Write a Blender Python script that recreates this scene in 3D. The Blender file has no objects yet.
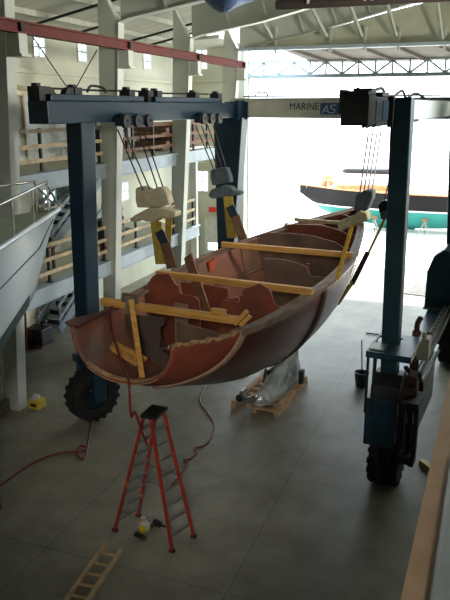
import bpy, bmesh, math, random
from mathutils import Vector, Matrix, noise
R_ = random.Random(7)
sc = bpy.context.scene
col = sc.collection
# ------------------------------------------------------------------ camera maths
F, CX, CY, HC = 680.0, 225.0, 300.0, 7.5
_Y = Vector(((490-CX)/F, (107-CY)/F, 1.0)).normalized()
_t = math.atan2(CY-107, F)
_U = Vector((0, -math.cos(_t), -math.sin(_t)))
_X = _Y.cross(_U).normalized()
CAM = Vector((0, 0, HC))
def ray(px, py):
    d = Vector(((px-CX)/F, (py-CY)/F, 1.0))
    return Vector((_X.dot(d), _Y.dot(d), _U.dot(d)))
def at(px, py, x=None, y=None, z=None):
    d = ray(px, py)
    k = (x/d.x) if x is not None else (y/d.y) if y is not None else ((z-HC)/d.z)
    return CAM + k*d
# hoist frame (s to the right, t into the hall)
TH = math.radians(4.5)
L0 = Vector((-8.5, 13.15, 0))
US = Vector((math.cos(TH), -math.sin(TH), 0)); VT = Vector((math.sin(TH), math.cos(TH), 0))
def W(s, t, z): return L0 + US*s + VT*t + Vector((0, 0, z))
def ats(px, py, s=None, t=None):
    d = ray(px, py); ax, val = (US, s) if s is not None else (VT, t)
    k = (val - (CAM-L0).dot(ax))/d.dot(ax)
    p = CAM + k*d - L0
    return Vector((p.dot(US), p.dot(VT), p.z))
# ------------------------------------------------------------------ materials
def lin(c): return tuple((v/12.92 if v <= .04045 else ((v+.055)/1.055)**2.4) for v in c)
def rgb(r, g, b): return lin((r/255, g/255, b/255))
MATS = {}
def mat(name, c, rough=.6, metal=0., c2=None, scale=3., detail=4., bump=0., bscale=20., stretch=None, spec=.5, trans=0., emit=None):
    if name in MATS: return MATS[name]
    m = bpy.data.materials.new(name); m.use_nodes = True
    nt = m.node_tree; b = nt.nodes['Principled BSDF']
    b.inputs['Base Color'].default_value = (*c, 1); b.inputs['Roughness'].default_value = rough
    b.inputs['Metallic'].default_value = metal; b.inputs['Specular IOR Level'].default_value = spec
    if trans: b.inputs['Transmission Weight'].default_value = trans
    if emit: b.inputs['Emission Color'].default_value = (*emit[0], 1); b.inputs['Emission Strength'].default_value = emit[1]
    tc = nt.nodes.new('ShaderNodeTexCoord'); mp = nt.nodes.new('ShaderNodeMapping')
    nt.links.new(tc.outputs['Object'], mp.inputs['Vector'])
    if stretch: mp.inputs['Scale'].default_value = stretch
    if c2 is None: c2 = tuple(v*.82 for v in c)
    n = nt.nodes.new('ShaderNodeTexNoise'); n.inputs['Scale'].default_value = scale; n.inputs['Detail'].default_value = detail
    nt.links.new(mp.outputs[0], n.inputs['Vector'])
    r = nt.nodes.new('ShaderNodeValToRGB'); r.color_ramp.elements[0].position = .32; r.color_ramp.elements[1].position = .68
    r.color_ramp.elements[0].color = (*c2, 1); r.color_ramp.elements[1].color = (*c, 1)
    nt.links.new(n.outputs['Fac'], r.inputs['Fac']); nt.links.new(r.outputs['Color'], b.inputs['Base Color'])
    if bump:
        n2 = nt.nodes.new('ShaderNodeTexNoise'); n2.inputs['Scale'].default_value = bscale
        nt.links.new(mp.outputs[0], n2.inputs['Vector'])
        bp = nt.nodes.new('ShaderNodeBump'); bp.inputs['Strength'].default_value = bump; bp.inputs['Distance'].default_value = .05
        nt.links.new(n2.outputs['Fac'], bp.inputs['Height']); nt.links.new(bp.outputs[0], b.inputs['Normal'])
    MATS[name] = m
    return m
M = dict(
 wall=mat('wall_panel', rgb(196,196,178), .7, c2=rgb(182,182,163), scale=.6),
 steelw=mat('white_steel', rgb(202,206,198), .55, c2=rgb(186,190,180), scale=1.),
 steelg=mat('grey_steel', rgb(128,140,150), .55, c2=rgb(108,120,130), scale=2.),
 mezz=mat('mezzanine_steel', rgb(170,184,194), .5, c2=rgb(152,166,176), scale=2.),
 roof=mat('roof_deck', rgb(184,186,174), .7, c2=rgb(165,166,154), scale=.5, stretch=(1,8,1)),
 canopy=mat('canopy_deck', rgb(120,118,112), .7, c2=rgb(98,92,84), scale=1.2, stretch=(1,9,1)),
 red=mat('red_oxide_paint', rgb(112,44,36), .7, c2=rgb(90,36,32), scale=2.),
 blue=mat('hoist_blue', rgb(11,42,62), .4, c2=rgb(8,34,50), scale=2.5),
 blueveil=mat('hoist_blue_veiled', rgb(28,66,80), .42, c2=rgb(20,54,68), scale=2.5),  # hoist blue with the lens flare veil mixed into the colour
 blued=mat('hoist_dark_blue', rgb(14,36,48), .5, c2=rgb(9,24,34), scale=3.),
 bluel=mat('hoist_light_blue', rgb(32,64,82), .35, c2=rgb(22,50,66), scale=3.),
 dark=mat('dark_steel', rgb(34,36,38), .55, c2=rgb(20,22,24), scale=6.),
 rust=mat('rusty_steel', rgb(110,84,62), .75, c2=rgb(64,50,42), scale=6.),
 cable=mat('wire_rope', rgb(72,60,52), .5, metal=.4, scale=30.),
 beamw=mat('cross_beam_white', rgb(216,216,202), .5, c2=rgb(196,197,184), scale=2.),
 navy=mat('navy_lettering', rgb(24,36,70), .6),
 emb=mat('emblem_blue', rgb(58,98,150), .6),
 rubber=mat('rubber', rgb(34,34,36), .85, c2=rgb(20,20,22), scale=8., bump=.4),
 hull=mat('mahogany_hull', rgb(98,40,31), .34, c2=rgb(68,29,25), scale=1.6, detail=8., stretch=(1,.35,1), bump=.15, bscale=6.),
 inner=mat('raw_hull_inside', rgb(142,78,58), .7, c2=rgb(104,80,66), scale=1.3, detail=8., stretch=(1,.4,1.5)),
 bulk=mat('mahogany_plywood', rgb(138,68,48), .6, c2=rgb(100,52,40), scale=1.4, detail=7.),
 bulkg=mat('weathered_plywood', rgb(118,92,76), .75, c2=rgb(86,66,56), scale=1.6, detail=7.),
 bulkd=mat('dark_plywood', rgb(92,76,68), .8, c2=rgb(66,54,50), scale=1.6, detail=7.),
 torn=mat('torn_fibre_edge', rgb(196,160,118), .85, c2=rgb(150,108,74), scale=9., bump=.5),
 rail=mat('weathered_toe_rail', rgb(140,116,98), .7, c2=rgb(104,84,72), scale=3., stretch=(6,1,6)),
 timber=mat('yellow_pine', rgb(214,164,86), .65, c2=rgb(178,126,60), scale=2.5, detail=6., stretch=(.5,8,8)),
 timberd=mat('brown_board', rgb(132,92,64), .7, c2=rgb(104,70,50), scale=3., stretch=(1,1,8)),
 pale=mat('pale_wood', rgb(206,190,158), .7, c2=rgb(170,146,110), scale=4.),
 pallet=mat('pallet_wood', rgb(200,162,124), .8, c2=rgb(156,120,90), scale=4., bump=.3),
 sheet=mat('grey_plastic_sheet', rgb(214,220,224), .24, metal=.45, c2=rgb(160,168,172), scale=3., bump=1., bscale=5.),
 clear=mat('milky_plastic_sheet', rgb(214,216,204), .35, c2=rgb(186,190,180), scale=3., bump=.6, bscale=6.),
 tarp=mat('cream_canvas', rgb(216,206,176), .7, c2=rgb(196,184,152), scale=3.),
 btarp=mat('blue_tarpaulin', rgb(96,126,176), .45, c2=rgb(72,100,152), scale=4., bump=.6, bscale=8.),
 canvas=mat('beige_canvas', rgb(206,196,168), .9, c2=rgb(176,166,140), scale=6., bump=.3),
 canvasg=mat('grey_canvas', rgb(92,106,110), .85, c2=rgb(70,82,88), scale=6., bump=.3),
 canvasp=mat('pale_canvas', rgb(186,176,146), .9, c2=rgb(156,146,118), scale=6., bump=.3),
 strap=mat('yellow_webbing', rgb(226,186,52), .7, c2=rgb(196,158,44), scale=8.),
 strapo=mat('olive_webbing', rgb(186,160,66), .8, c2=rgb(150,128,56), scale=8.),
 sleeve=mat('brown_leather_sleeve', rgb(128,94,68), .8, c2=rgb(88,66,50), scale=6.),
 band=mat('dark_webbing', rgb(70,50,38), .8, c2=rgb(46,34,28), scale=8.),
 ladder=mat('red_fibreglass', rgb(176,44,28), .45, c2=rgb(150,34,22), scale=5.),
 alu=mat('aluminium', rgb(150,150,142), .4, metal=.5, c2=rgb(120,120,114), scale=6.),
 chrome=mat('stainless_tube', rgb(190,190,182), .25, metal=.85),
 lwood=mat('grey_ladder_wood', rgb(206,176,138), .8, c2=rgb(176,148,114), scale=4.),
 hose=mat('red_hose', rgb(116,38,30), .5),
 bag=mat('white_bag', rgb(206,204,190), .5, c2=rgb(180,178,160), scale=12., bump=.5),
 yel=mat('yellow_plastic', rgb(214,182,44), .45),
 gel=mat('white_gelcoat', rgb(226,238,246), .12, c2=rgb(218,232,242), scale=.6),
 boot=mat('dark_green_stripe', rgb(28,58,60), .3),
 cover=mat('pale_green_deck', rgb(168,186,170), .5),
 yblack=mat('black_topsides', rgb(20,18,17), .6, c2=rgb(15,14,14), scale=1., spec=.2),
 teal=mat('teal_antifouling', rgb(34,128,118), .6, c2=rgb(28,112,104), scale=1.),
 ywhite=mat('white_stripe', rgb(230,230,225), .5),
 orange=mat('varnished_deck', rgb(206,150,104), .6, c2=rgb(188,120,76), scale=5.),
 stone=mat('dock_wall', rgb(190,180,164), .85, c2=rgb(168,158,142), scale=3.),
 ground=mat('yard_paving', rgb(214,210,202), .8, c2=rgb(200,196,188), scale=.4),
 exitred=mat('exit_red', rgb(220,50,40), .5),
 redp=mat('red_paint', rgb(190,40,30), .4),
 frame=mat('window_frame_white', rgb(214,216,210), .5),
 plate=mat('patch_grey', rgb(112,112,108), .8, c2=rgb(90,90,86), scale=5.),
 tanbox=mat('beige_tank', rgb(176,172,150), .5),
 cream=mat('cream_plywood', rgb(226,190,152), .6, c2=rgb(208,170,134), scale=3.),
 whitep=mat('painted_white_panel', rgb(206,216,222), .4),
 silver=mat('cover_ribbed', rgb(176,184,182), .4, c2=rgb(140,150,150), scale=.5, stretch=(1,40,1)),
 bucket=mat('dark_blue_plastic', rgb(36,48,66), .5),
 block=mat('concrete_base', rgb(132,126,112), .9, scale=8.),
)
def glass():
    m = bpy.data.materials.new('window_glass'); m.use_nodes = True; nt = m.node_tree; nt.nodes.clear()
    o = nt.nodes.new('ShaderNodeOutputMaterial'); a = nt.nodes.new('ShaderNodeBsdfTransparent'); g = nt.nodes.new('ShaderNodeBsdfGlossy')
    g.inputs['Roughness'].default_value = .05; x = nt.nodes.new('ShaderNodeMixShader'); x.inputs[0].default_value = .08
    a.inputs[0].default_value = (.93,.96,.97,1)
    nt.links.new(a.outputs[0], x.inputs[1]); nt.links.new(g.outputs[0], x.inputs[2]); nt.links.new(x.outputs[0], o.inputs[0]); return m
M['glass'] = glass()
def floor_mat():
    m = bpy.data.materials.new('stained_concrete'); m.use_nodes = True; nt = m.node_tree; b = nt.nodes['Principled BSDF']
    L = nt.links.new; N = nt.nodes.new
    tc = N('ShaderNodeTexCoord')
    def ns(sc_, det, lo, hi, c0, c1):
        n = N('ShaderNodeTexNoise'); n.inputs['Scale'].default_value = sc_; n.inputs['Detail'].default_value = det; n.inputs['Roughness'].default_value = .62
        L(tc.outputs['Object'], n.inputs['Vector']); r = N('ShaderNodeValToRGB')
        r.color_ramp.elements[0].position = lo; r.color_ramp.elements[1].position = hi
        r.color_ramp.elements[0].color = (*c0, 1); r.color_ramp.elements[1].color = (*c1, 1); L(n.outputs['Fac'], r.inputs['Fac']); return r
    a = ns(.35, 8, .3, .7, rgb(128,123,108), rgb(164,159,144))
    c = ns(1.6, 9, .30, .62, (.62,.62,.62), (1,1,1))
    mx = N('ShaderNodeMix'); mx.data_type = 'RGBA'; mx.blend_type = 'MULTIPLY'; mx.inputs[0].default_value = .75
    L(a.outputs[0], mx.inputs[6]); L(c.outputs[0], mx.inputs[7])
    # saw-cut joints every 3.4 m / 4.6 m
    sp = N('ShaderNodeSeparateXYZ'); L(tc.outputs['Object'], sp.inputs[0])
    def joint(out, per, off):
        ad = N('ShaderNodeMath'); ad.operation = 'ADD'; ad.inputs[1].default_value = off; L(out, ad.inputs[0])
        md = N('ShaderNodeMath'); md.operation = 'FLOORED_MODULO'; md.inputs[1].default_value = per; L(ad.outputs[0], md.inputs[0])
        lt = N('ShaderNodeMath'); lt.operation = 'LESS_THAN'; lt.inputs[1].default_value = .022; L(md.outputs[0], lt.inputs[0]); return lt
    j1 = joint(sp.outputs[0], 3.4, 6.62); j2 = joint(sp.outputs[1], 4.6, -8.6)
    mxm = N('ShaderNodeMath'); mxm.operation = 'MAXIMUM'; L(j1.outputs[0], mxm.inputs[0]); L(j2.outputs[0], mxm.inputs[1])
    sc2 = N('ShaderNodeMath'); sc2.operation = 'MULTIPLY'; sc2.inputs[1].default_value = .45; L(mxm.outputs[0], sc2.inputs[0])
    m2 = N('ShaderNodeMix'); m2.data_type = 'RGBA'; L(sc2.outputs[0], m2.inputs[0]); L(mx.outputs[2], m2.inputs[6]); m2.inputs[7].default_value = (.05,.045,.035,1)
    L(m2.outputs[2], b.inputs['Base Color']); b.inputs['Roughness'].default_value = .5; b.inputs['Specular IOR Level'].default_value = .28
    return m
M['floor'] = floor_mat()
# ------------------------------------------------------------------ builders
ORG = {}
def thing(name, label, cat, org, frame='W', group=None):
    o = bpy.data.objects.new(name, None); col.objects.link(o); o.empty_display_size = .2
    place(o, org, frame); o['label'] = label; o['category'] = cat
    if group: o['group'] = group
    return o
def place(o, org, frame):
    org = Vector(org); ORG[o.name] = org
    if frame == 'L': o.location = W(*org); o.rotation_euler = (0, 0, -TH)
    else: o.location = org
def tag(o, label, cat, group=None, kind=None):
    o['label'] = label; o['category'] = cat
    if group: o['group'] = group
    if kind: o['kind'] = kind
    return o
class MB:
    def __init__(s): s.v = []; s.f = []; s.mi = []
    def add(s, vs, fs, mi=0):
        n = len(s.v); s.v += [Vector(p) for p in vs]; s.f += [tuple(i+n for i in f) for f in fs]; s.mi += [mi]*len(fs); return s
    def box(s, a, b, mi=0):
        (x0,y0,z0),(x1,y1,z1) = a,b
        x0,x1 = sorted((x0,x1)); y0,y1 = sorted((y0,y1)); z0,z1 = sorted((z0,z1))
        return s.add([(x0,y0,z0),(x1,y0,z0),(x1,y1,z0),(x0,y1,z0),(x0,y0,z1),(x1,y0,z1),(x1,y1,z1),(x0,y1,z1)],
              [(3,2,1,0),(4,5,6,7),(0,1,5,4),(1,2,6,5),(2,3,7,6),(3,0,4,7)], mi)
    def bar(s, p, q, w, h, up=(0,0,1), w2=None, h2=None, mi=0):
        p = Vector(p); q = Vector(q); d = (q-p).normalized(); up = Vector(up)
        if abs(d.dot(up)) > .98: up = Vector((0,1,0))
        r = d.cross(up).normalized(); u = r.cross(d).normalized(); w2 = w if w2 is None else w2; h2 = h if h2 is None else h2
        vs = []
        for c, a, b in ((p,w,h),(q,w2,h2)):
            vs += [c-r*a/2-u*b/2, c+r*a/2-u*b/2, c+r*a/2+u*b/2, c-r*a/2+u*b/2]
        return s.add(vs, [(3,2,1,0),(4,5,6,7),(0,1,5,4),(1,2,6,5),(2,3,7,6),(3,0,4,7)], mi)
    def tube(s, pts, r, n=8, caps=True, mi=0):
        pts = [Vector(p) for p in pts]; m = len(pts); rs = r if isinstance(r, (list,tuple)) else [r]*m
        vs = []; prev = None
        for i, p in enumerate(pts):
            d = (pts[min(i+1,m-1)]-pts[max(i-1,0)]).normalized()
            if prev is None:
                a = Vector((0,0,1)) if abs(d.z) < .9 else Vector((1,0,0)); x = d.cross(a).normalized()
            else: x = (prev - d*prev.dot(d)).normalized()
            prev = x; y = d.cross(x)
            vs += [p + (x*math.cos(2*math.pi*k/n) + y*math.sin(2*math.pi*k/n))*rs[i] for k in range(n)]
        fs = [(i*n+k, i*n+(k+1)%n, (i+1)*n+(k+1)%n, (i+1)*n+k) for i in range(m-1) for k in range(n)]
        if caps: fs += [tuple(range(n-1,-1,-1)), tuple((m-1)*n+k for k in range(n))]
        return s.add(vs, fs, mi)
    def prism(s, poly, fn0, fn1, mi=0):
        n = len(poly); vs = [fn0(*p) for p in poly] + [fn1(*p) for p in poly]
        return s.add(vs, [tuple(range(n-1,-1,-1)), tuple(range(n,2*n))] + [(i,(i+1)%n,n+(i+1)%n,n+i) for i in range(n)], mi)
    def grid(s, rows, mi=0, closed=False):
        m = len(rows); n = len(rows[0]); fs = []
        for i in range(m-1):
            for j in range(n if closed else n-1): fs.append((i*n+j, i*n+(j+1)%n, (i+1)*n+(j+1)%n, (i+1)*n+j))
        return s.add([p for r in rows for p in r], fs, mi)
    def lathe(s, prof, c, axis, n=24, mi=0):   # prof: (along, radius)
        c = Vector(c); a = Vector(axis).normalized(); x = a.orthogonal().normalized(); y = a.cross(x)
        rows = [[c + a*l + (x*math.cos(2*math.pi*k/n)+y*math.sin(2*math.pi*k/n))*r for k in range(n)] for l, r in prof]
        return s.grid(rows, mi, True)
    def build(s, name, m, parent=None, org=None, frame='W', smooth=False, bevel=0., solid=0., recalc=True):
        me = bpy.data.meshes.new(name); o = bpy.data.objects.new(name, me); col.objects.link(o)
        if parent is not None: o.parent = parent; og = ORG[parent.name]; ORG[o.name] = og
        else:
            og = Vector(org if org is not None else (0,0,0)); place(o, og, frame)
        me.from_pydata([tuple(v-og) for v in s.v], [], s.f)
        for mm in (m if isinstance(m, (list,tuple)) else [m]): me.materials.append(mm)
        for p, i in zip(me.polygons, s.mi): p.material_index = i; p.use_smooth = smooth
        if recalc:
            bm = bmesh.new(); bm.from_mesh(me); bmesh.ops.recalc_face_normals(bm, faces=bm.faces); bm.to_mesh(me); bm.free()
        if solid:
            d = o.modifiers.new('thick','SOLIDIFY'); d.thickness = solid; d.offset = 0
        if bevel:
            d = o.modifiers.new('bevel','BEVEL'); d.width = bevel; d.segments = 2; d.limit_method = 'ANGLE'
        return o
def struct(o): o['kind'] = 'structure'; return o
def spline(pts, n=8):
    pts = [Vector(p) for p in pts]; P = [pts[0]] + pts + [pts[-1]]; out = []
    for i in range(1, len(P)-2):
        a,b,c,d = P[i-1],P[i],P[i+1],P[i+2]
        for k in range(n):
            t = k/n; out.append(.5*((2*b)+(c-a)*t+(2*a-5*b+4*c-d)*t*t+(3*b-a-3*c+d)*t**3))
    out.append(P[-2]); return out
def interp(T, Vv, t):
    if t <= T[0]: return Vv[0]
    for i in range(len(T)-1):
        if t <= T[i+1]:
            h = T[i+1]-T[i]; u = (t-T[i])/h
            def sl(k):
                if k == 0: return (Vv[1]-Vv[0])/(T[1]-T[0])
                if k == len(T)-1: return (Vv[-1]-Vv[-2])/(T[-1]-T[-2])
                return (Vv[k+1]-Vv[k-1])/(T[k+1]-T[k-1])
            m0, m1 = sl(i)*h, sl(i+1)*h
            return (2*u**3-3*u*u+1)*Vv[i]+(u**3-2*u*u+u)*m0+(-2*u**3+3*u*u)*Vv[i+1]+(u**3-u*u)*m1
    return Vv[-1]
# ------------------------------------------------------------------ the setting
YF, XL = 32.5, -14.1
struct(MB().box((XL,-8,-.3),(7,YF+.4,0)).build('floor', M['floor']))
struct(MB().box((-90,YF+.4,-.35),(90,160,-.02)).build('ground', M['ground']))
def holed(axis, c, th, u0, u1, z0, z1, holes):
    mb = MB(); us = sorted({u0,u1,*[h[0] for h in holes],*[h[1] for h in holes]}); zs = sorted({z0,z1,*[h[2] for h in holes],*[h[3] for h in holes]})
    for i in range(len(us)-1):
        for j in range(len(zs)-1):
            um, zm = (us[i]+us[i+1])/2, (zs[j]+zs[j+1])/2
            if any(h[0]<um<h[1] and h[2]<zm<h[3] for h in holes): continue
            if axis == 'x': mb.box((c-th,us[i],zs[j]),(c,us[i+1],zs[j+1]))
            else: mb.box((us[i],c,zs[j]),(us[i+1],c+th,zs[j+1]))
    return mb
wl = [(19.8,20.5,9.05,9.75),(22.45,23.1,9.05,9.8),(27.6,28.35,9.05,9.75),(19.7,20.5,3.75,4.8),(25.15,25.9,3.65,4.5),(16.6,17.3,9.05,9.75)]
wf = [(-13.75,-13.07,9.25,10.2),(-13.77,-13.06,3.3,4.4)]
dwin = (-13.3,-12.35,.0,2.0)
struct(holed('x', XL, .15, -8, YF, 0, 10.15, wl).build('wall_left', M['wall']))
struct(MB().grid([]) if False else holed('y', YF, .15, XL, -10.95, 0, 10.4, wf+[dwin]).build('wall_far', M['wall']))
struct(MB().box((7,-8,0),(7.15,YF,14.4)).build('wall_right', M['wall']))
struct(MB().box((XL,-8.15,0),(7,-8,14.4)).build('wall_back', M['wall']))
struct(MB().box((3.2,YF,0),(7,YF+.15,13)).build('wall_far_right', M['wall']))
wn = 0
def window(axis, c, h, bars=(1,1)):
    global wn; wn += 1
    u0,u1,z0,z1 = h; mb = MB(); t = .06
    def bx(a,b,d,e,dep=.1):
        if axis == 'x': mb.box((c-.12,a,d),(c+.03,b,e))
        else: mb.box((a,c-.03,d),(b,c+.12,e))
    bx(u0,u1,z0,z0+t); bx(u0,u1,z1-t,z1); bx(u0,u0+t,z0+t,z1-t); bx(u1-t,u1,z0+t,z1-t)
    for k in range(bars[0]): zz = z0+(z1-z0)*(k+1)/(bars[0]+1); bx(u0+t,u1-t,zz-.02,zz+.02)
    for k in range(bars[1]): uu = u0+(u1-u0)*(k+1)/(bars[1]+1); bx(uu-.02,uu+.02,z0+t,z1-t)
    f = struct(mb.build('window_%d' % wn, M['frame']))
    g = MB()
    if axis == 'x': g.box((c-.09,u0+t,z0+t),(c-.08,u1-t,z1-t))
    else: g.box((u0+t,c+.08,z0+t),(u1-t,c+.09,z1-t))
    g.build('pane', M['glass'], f)
for h in wl: window('x', XL, h)
for h in wf: window('y', YF, h)
# half-glazed yard door in the far wall
d = MB(); 
for a,b in (((-13.3,YF-.02,0),(-12.35,YF+.06,.3)),((-13.3,YF-.02,.7),(-12.35,YF+.06,2.0)),((-13.3,YF-.02,.3),(-13.14,YF+.06,.7)),((-12.5,YF-.02,.3),(-12.35,YF+.06,.7))): d.box(a,b)
dd = struct(d.build('door_1', M['frame']))
MB().box((-13.14,YF+.01,.3),(-12.5,YF+.02,.7)).build('pane', M['glass'], dd)
MB().box((-12.5,YF-.1,1.0),(-12.42,YF-.02,1.06)).build('door_handle', M['chrome'], dd)
struct(MB().box((-11.45,YF-.5,0),(-11.0,YF,10.3)).build('door_jamb', M['steelw'], bevel=.02))
# girts on walls
g = MB()
for z in (2.2,6.2,8.55,): g.box((XL,13,z),(XL+.16,YF,z+.12))
struct(g.build('trim_1', M['wall']))
g = MB()
for z in (2.0,4.7,6.2,7.7,8.7): g.box((XL+.2,YF-.14,z),(-11.45,YF,z+.1))
struct(g.build('trim_2', M['wall']))
struct(MB().box((XL,17.3,0),(XL+.55,17.75,10)).build('trim_3', M['steelw']))
# roof
RZ = lambda x: 10.15+.2*(x-XL)
YR = 28.6
struct(MB().add([(XL,-8,RZ(XL)),(7,-8,RZ(7)),(7,YR,RZ(7)),(XL,YR,RZ(XL)),(XL,-8,RZ(XL)+.15),(7,-8,RZ(7)+.15),(7,YR,RZ(7)+.15),(XL,YR,RZ(XL)+.15)],
   [(0,1,2,3),(7,6,5,4),(0,4,5,1),(1,5,6,2),(2,6,7,3),(3,7,4,0)]).build('ceiling', M['roof']))
struct(MB().add([(XL,YR,10.15),(-11,YR,10.3),(-11,YF+.2,10.3),(XL,YF+.2,10.15),(XL,YR,10.3),(-11,YR,10.45),(-11,YF+.2,10.45),(XL,YF+.2,10.3)],
   [(0,1,2,3),(7,6,5,4),(0,4,5,1),(1,5,6,2),(2,6,7,3),(3,7,4,0)]).build('roof_bay', M['roof']))
# purlins
for i, x in enumerate((-13.2,-11.6,-8.6,-7.0,-5.4,-3.6,-1.8,0)):
    struct(MB().box((x-.04,3,RZ(x)-.18),(x+.04,YR,RZ(x)-.01)).build('purlin', M['roof']))
for y in (19.4, 22.0, 25.6, 27.4):
    struct(MB().tube([(XL+.05,y,RZ(XL)-.225),(-4,y,RZ(-4)-.225)], .045, 8).build('sprinkler_pipe', M['dark']))
# frames: columns and rafters
XF0, XF1, XBK = -10.55, -9.95, -10.95
RB = [(-9.95,9.8),(-9.6,9.9),(-7.42,10.24),(-6.07,10.54),(-3.89,11.06),(0,11.95),(6.9,13.4)]
for k, y in enumerate((3.4, 8.2, 13.1, 18.05, 23.1, 28.1)):
    w = .34
    mb = MB()
    XT = -10.58
    mb.add([(XBK,y+.03,0),(XF0-.02,y+.03,0),(XF1-.02,y+.03,9.75),(XT,y+.03,10.84),(XBK,y+w-.03,0),(XF0-.02,y+w-.03,0),(XF1-.02,y+w-.03,9.75),(XT,y+w-.03,10.84)],
       [(0,1,2,3),(7,6,5,4),(0,4,5,1),(1,5,6,2),(2,6,7,3),(3,7,4,0)])
    mb.add([(XF0-.02,y,0),(XF0,y,0),(XF0,y+w,0),(XF0-.02,y+w,0),(XF1-.02,y,9.8),(XF1+.0,y,9.8),(XF1,y+w,9.8),(XF1-.02,y+w,9.8)],
       [(0,1,2,3),(7,6,5,4),(0,4,5,1),(1,5,6,2),(2,6,7,3),(3,7,4,0)])
    for z in (2.5,5.6,8.3): mb.box((XBK+(XT-XBK)*z/10.84,y+.015,z),(XF0+(XF1-XF0)*z/9.75-.02,y+w-.02,z+.02))
    struct(mb.build('column', M['steelw']))
    rb = MB()
    for (x0,z0),(x1,z1) in zip(RB[:-1],RB[1:]):
        rb.add([(x0,y,z0-.02),(x1,y,z1-.02),(x1,y+w,z1-.02),(x0,y+w,z0-.02),(x0,y,z0),(x1,y,z1),(x1,y+w,z1),(x0,y+w,z0)],[(3,2,1,0),(4,5,6,7),(0,1,5,4),(1,2,6,5),(2,3,7,6),(3,0,4,7)])
        rb.add([(x0,y+.15,z0),(x1,y+.15,z1),(x1,y+.19,z1),(x0,y+.19,z0),(x0,y+.15,RZ(x0)),(x1,y+.15,RZ(x1)),(x1,y+.19,RZ(x1)),(x0,y+.19,RZ(x0))],[(3,2,1,0),(4,5,6,7),(0,1,5,4),(1,2,6,5),(2,3,7,6),(3,0,4,7)])
    for x in (-8.5,-7.2,-5.9,-4.6,-3.2): 
        zb = interp([p[0] for p in RB],[p[1] for p in RB],x); rb.bar((x,y+.1,zb),(x-.35,y+.05,RZ(x)-.1),.06,.06)
    struct(rb.build('rafter', M['steelw']))
    if k in (2,3,4,5):
        zt = 8.98
        struct(MB().box((XF1-.1,y+.02,8.62),(-9.68,y+w-.02,9.04)).box((XF1-.12,y+.0,8.56),(-9.62,y+w,8.62)).build('bracket', M['steelw']))
# end-frame infill above the doorway, with fly braces
pl = [(-9.95,9.83),(3.2,9.83),(3.2,12.4),(-3.89,11.0),(-6.07,10.5),(-9.6,9.92)]
struct(MB().prism(pl, lambda x,z:(x,28.3,z), lambda x,z:(x,28.36,z)).build('end_panel', M['wall']))
tr = MB().box((-9.95,28.0,9.72),(3.2,28.4,9.84))
struct(tr.build('trim_4', M['mezz']))
for a_,b_ in (((262,20),(272,38)),((312,8),(327,37)),((350,5),(362,37)),((387,3),(396,36)),((437,2),(442,40))):
    p, q = at(*a_,y=27.75), at(*b_,y=28.12); q2 = at(b_[0]+4,27,y=28.22)
    struct(MB().bar(p,q,.13,.1).bar(q2,(q2.x,28.22,9.6),.1,.1).build('fly_brace', M['steelw']))
# canopy roof and lattice door header beyond
ca = [(-8.9,28.4),(3.2,28.4),(3.2,33.2),(-7.9,33.2)]
cz = lambda y: 10.03-(y-28.4)*.115
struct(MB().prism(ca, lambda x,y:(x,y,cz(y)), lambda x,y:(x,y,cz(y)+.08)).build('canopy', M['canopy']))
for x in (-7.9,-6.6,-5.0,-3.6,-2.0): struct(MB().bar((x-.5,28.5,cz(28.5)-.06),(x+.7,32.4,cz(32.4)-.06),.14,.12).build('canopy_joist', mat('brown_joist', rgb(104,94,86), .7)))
hd = MB(); x0, x1 = -10.98, 3.2
for z in (8.87,9.5): hd.box((x0,32.45,z),(x1,32.6,z+.1))
x = x0; up = True
while x < x1-.1:
    hd.bar((x,32.52,8.95 if up else 9.5),(x+.75,32.52,9.5 if up else 8.95),.09,.09); hd.bar((x+.75,32.52,8.95),(x+.75,32.52,9.5),.08,.08); x += .75; up = not up
hd.box((x0,32.4,8.8),(x1,32.65,8.87))
struct(hd.build('door_header', M['mezz']))
# mezzanines
for z in (2.93, 5.88):
    ye = 25.2 if z < 4 else 28.0
    mb = MB().box((XF0-.3,9,z-.42),(XF0-.02,ye,z-.02))
    mb.box((XF0-.32,9,z-.05),(XF0+.05,ye,z)).box((XF0-.32,9,z-.44),(XF0+.02,ye,z-.41))
    struct(mb.build('mezzanine_beam', M['mezz']))
    for a,b,xx in ((9,18.6,XL),(18.6,23.6,-12.7),(23.6,ye,XL)):
        struct(MB().box((xx,a,z-.15),(XF0-.3,b,z-.02)).build('mezzanine_floor', M['wall']))
struct(MB().box((XF0-.3,25.0,0),(XF0-.05,25.2,2.5)).build('post', M['steelw']))
struct(MB().box((XF0-.3,25.0,2.93),(XF0-.05,25.2,5.45)).build('post', M['steelw']))
struct(MB().lathe([(0,0),(0,.13),(.9,.13),(.9,.11),(2.5,.11)],(XF0-.55,13.0,0),(0,0,1),14).build('post', M['steelw'], smooth=False))
struct(MB().box((XF0-.8,12.8,0),(XF0-.28,13.35,.3)).build('trim_5', M['block'], bevel=.02))
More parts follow.
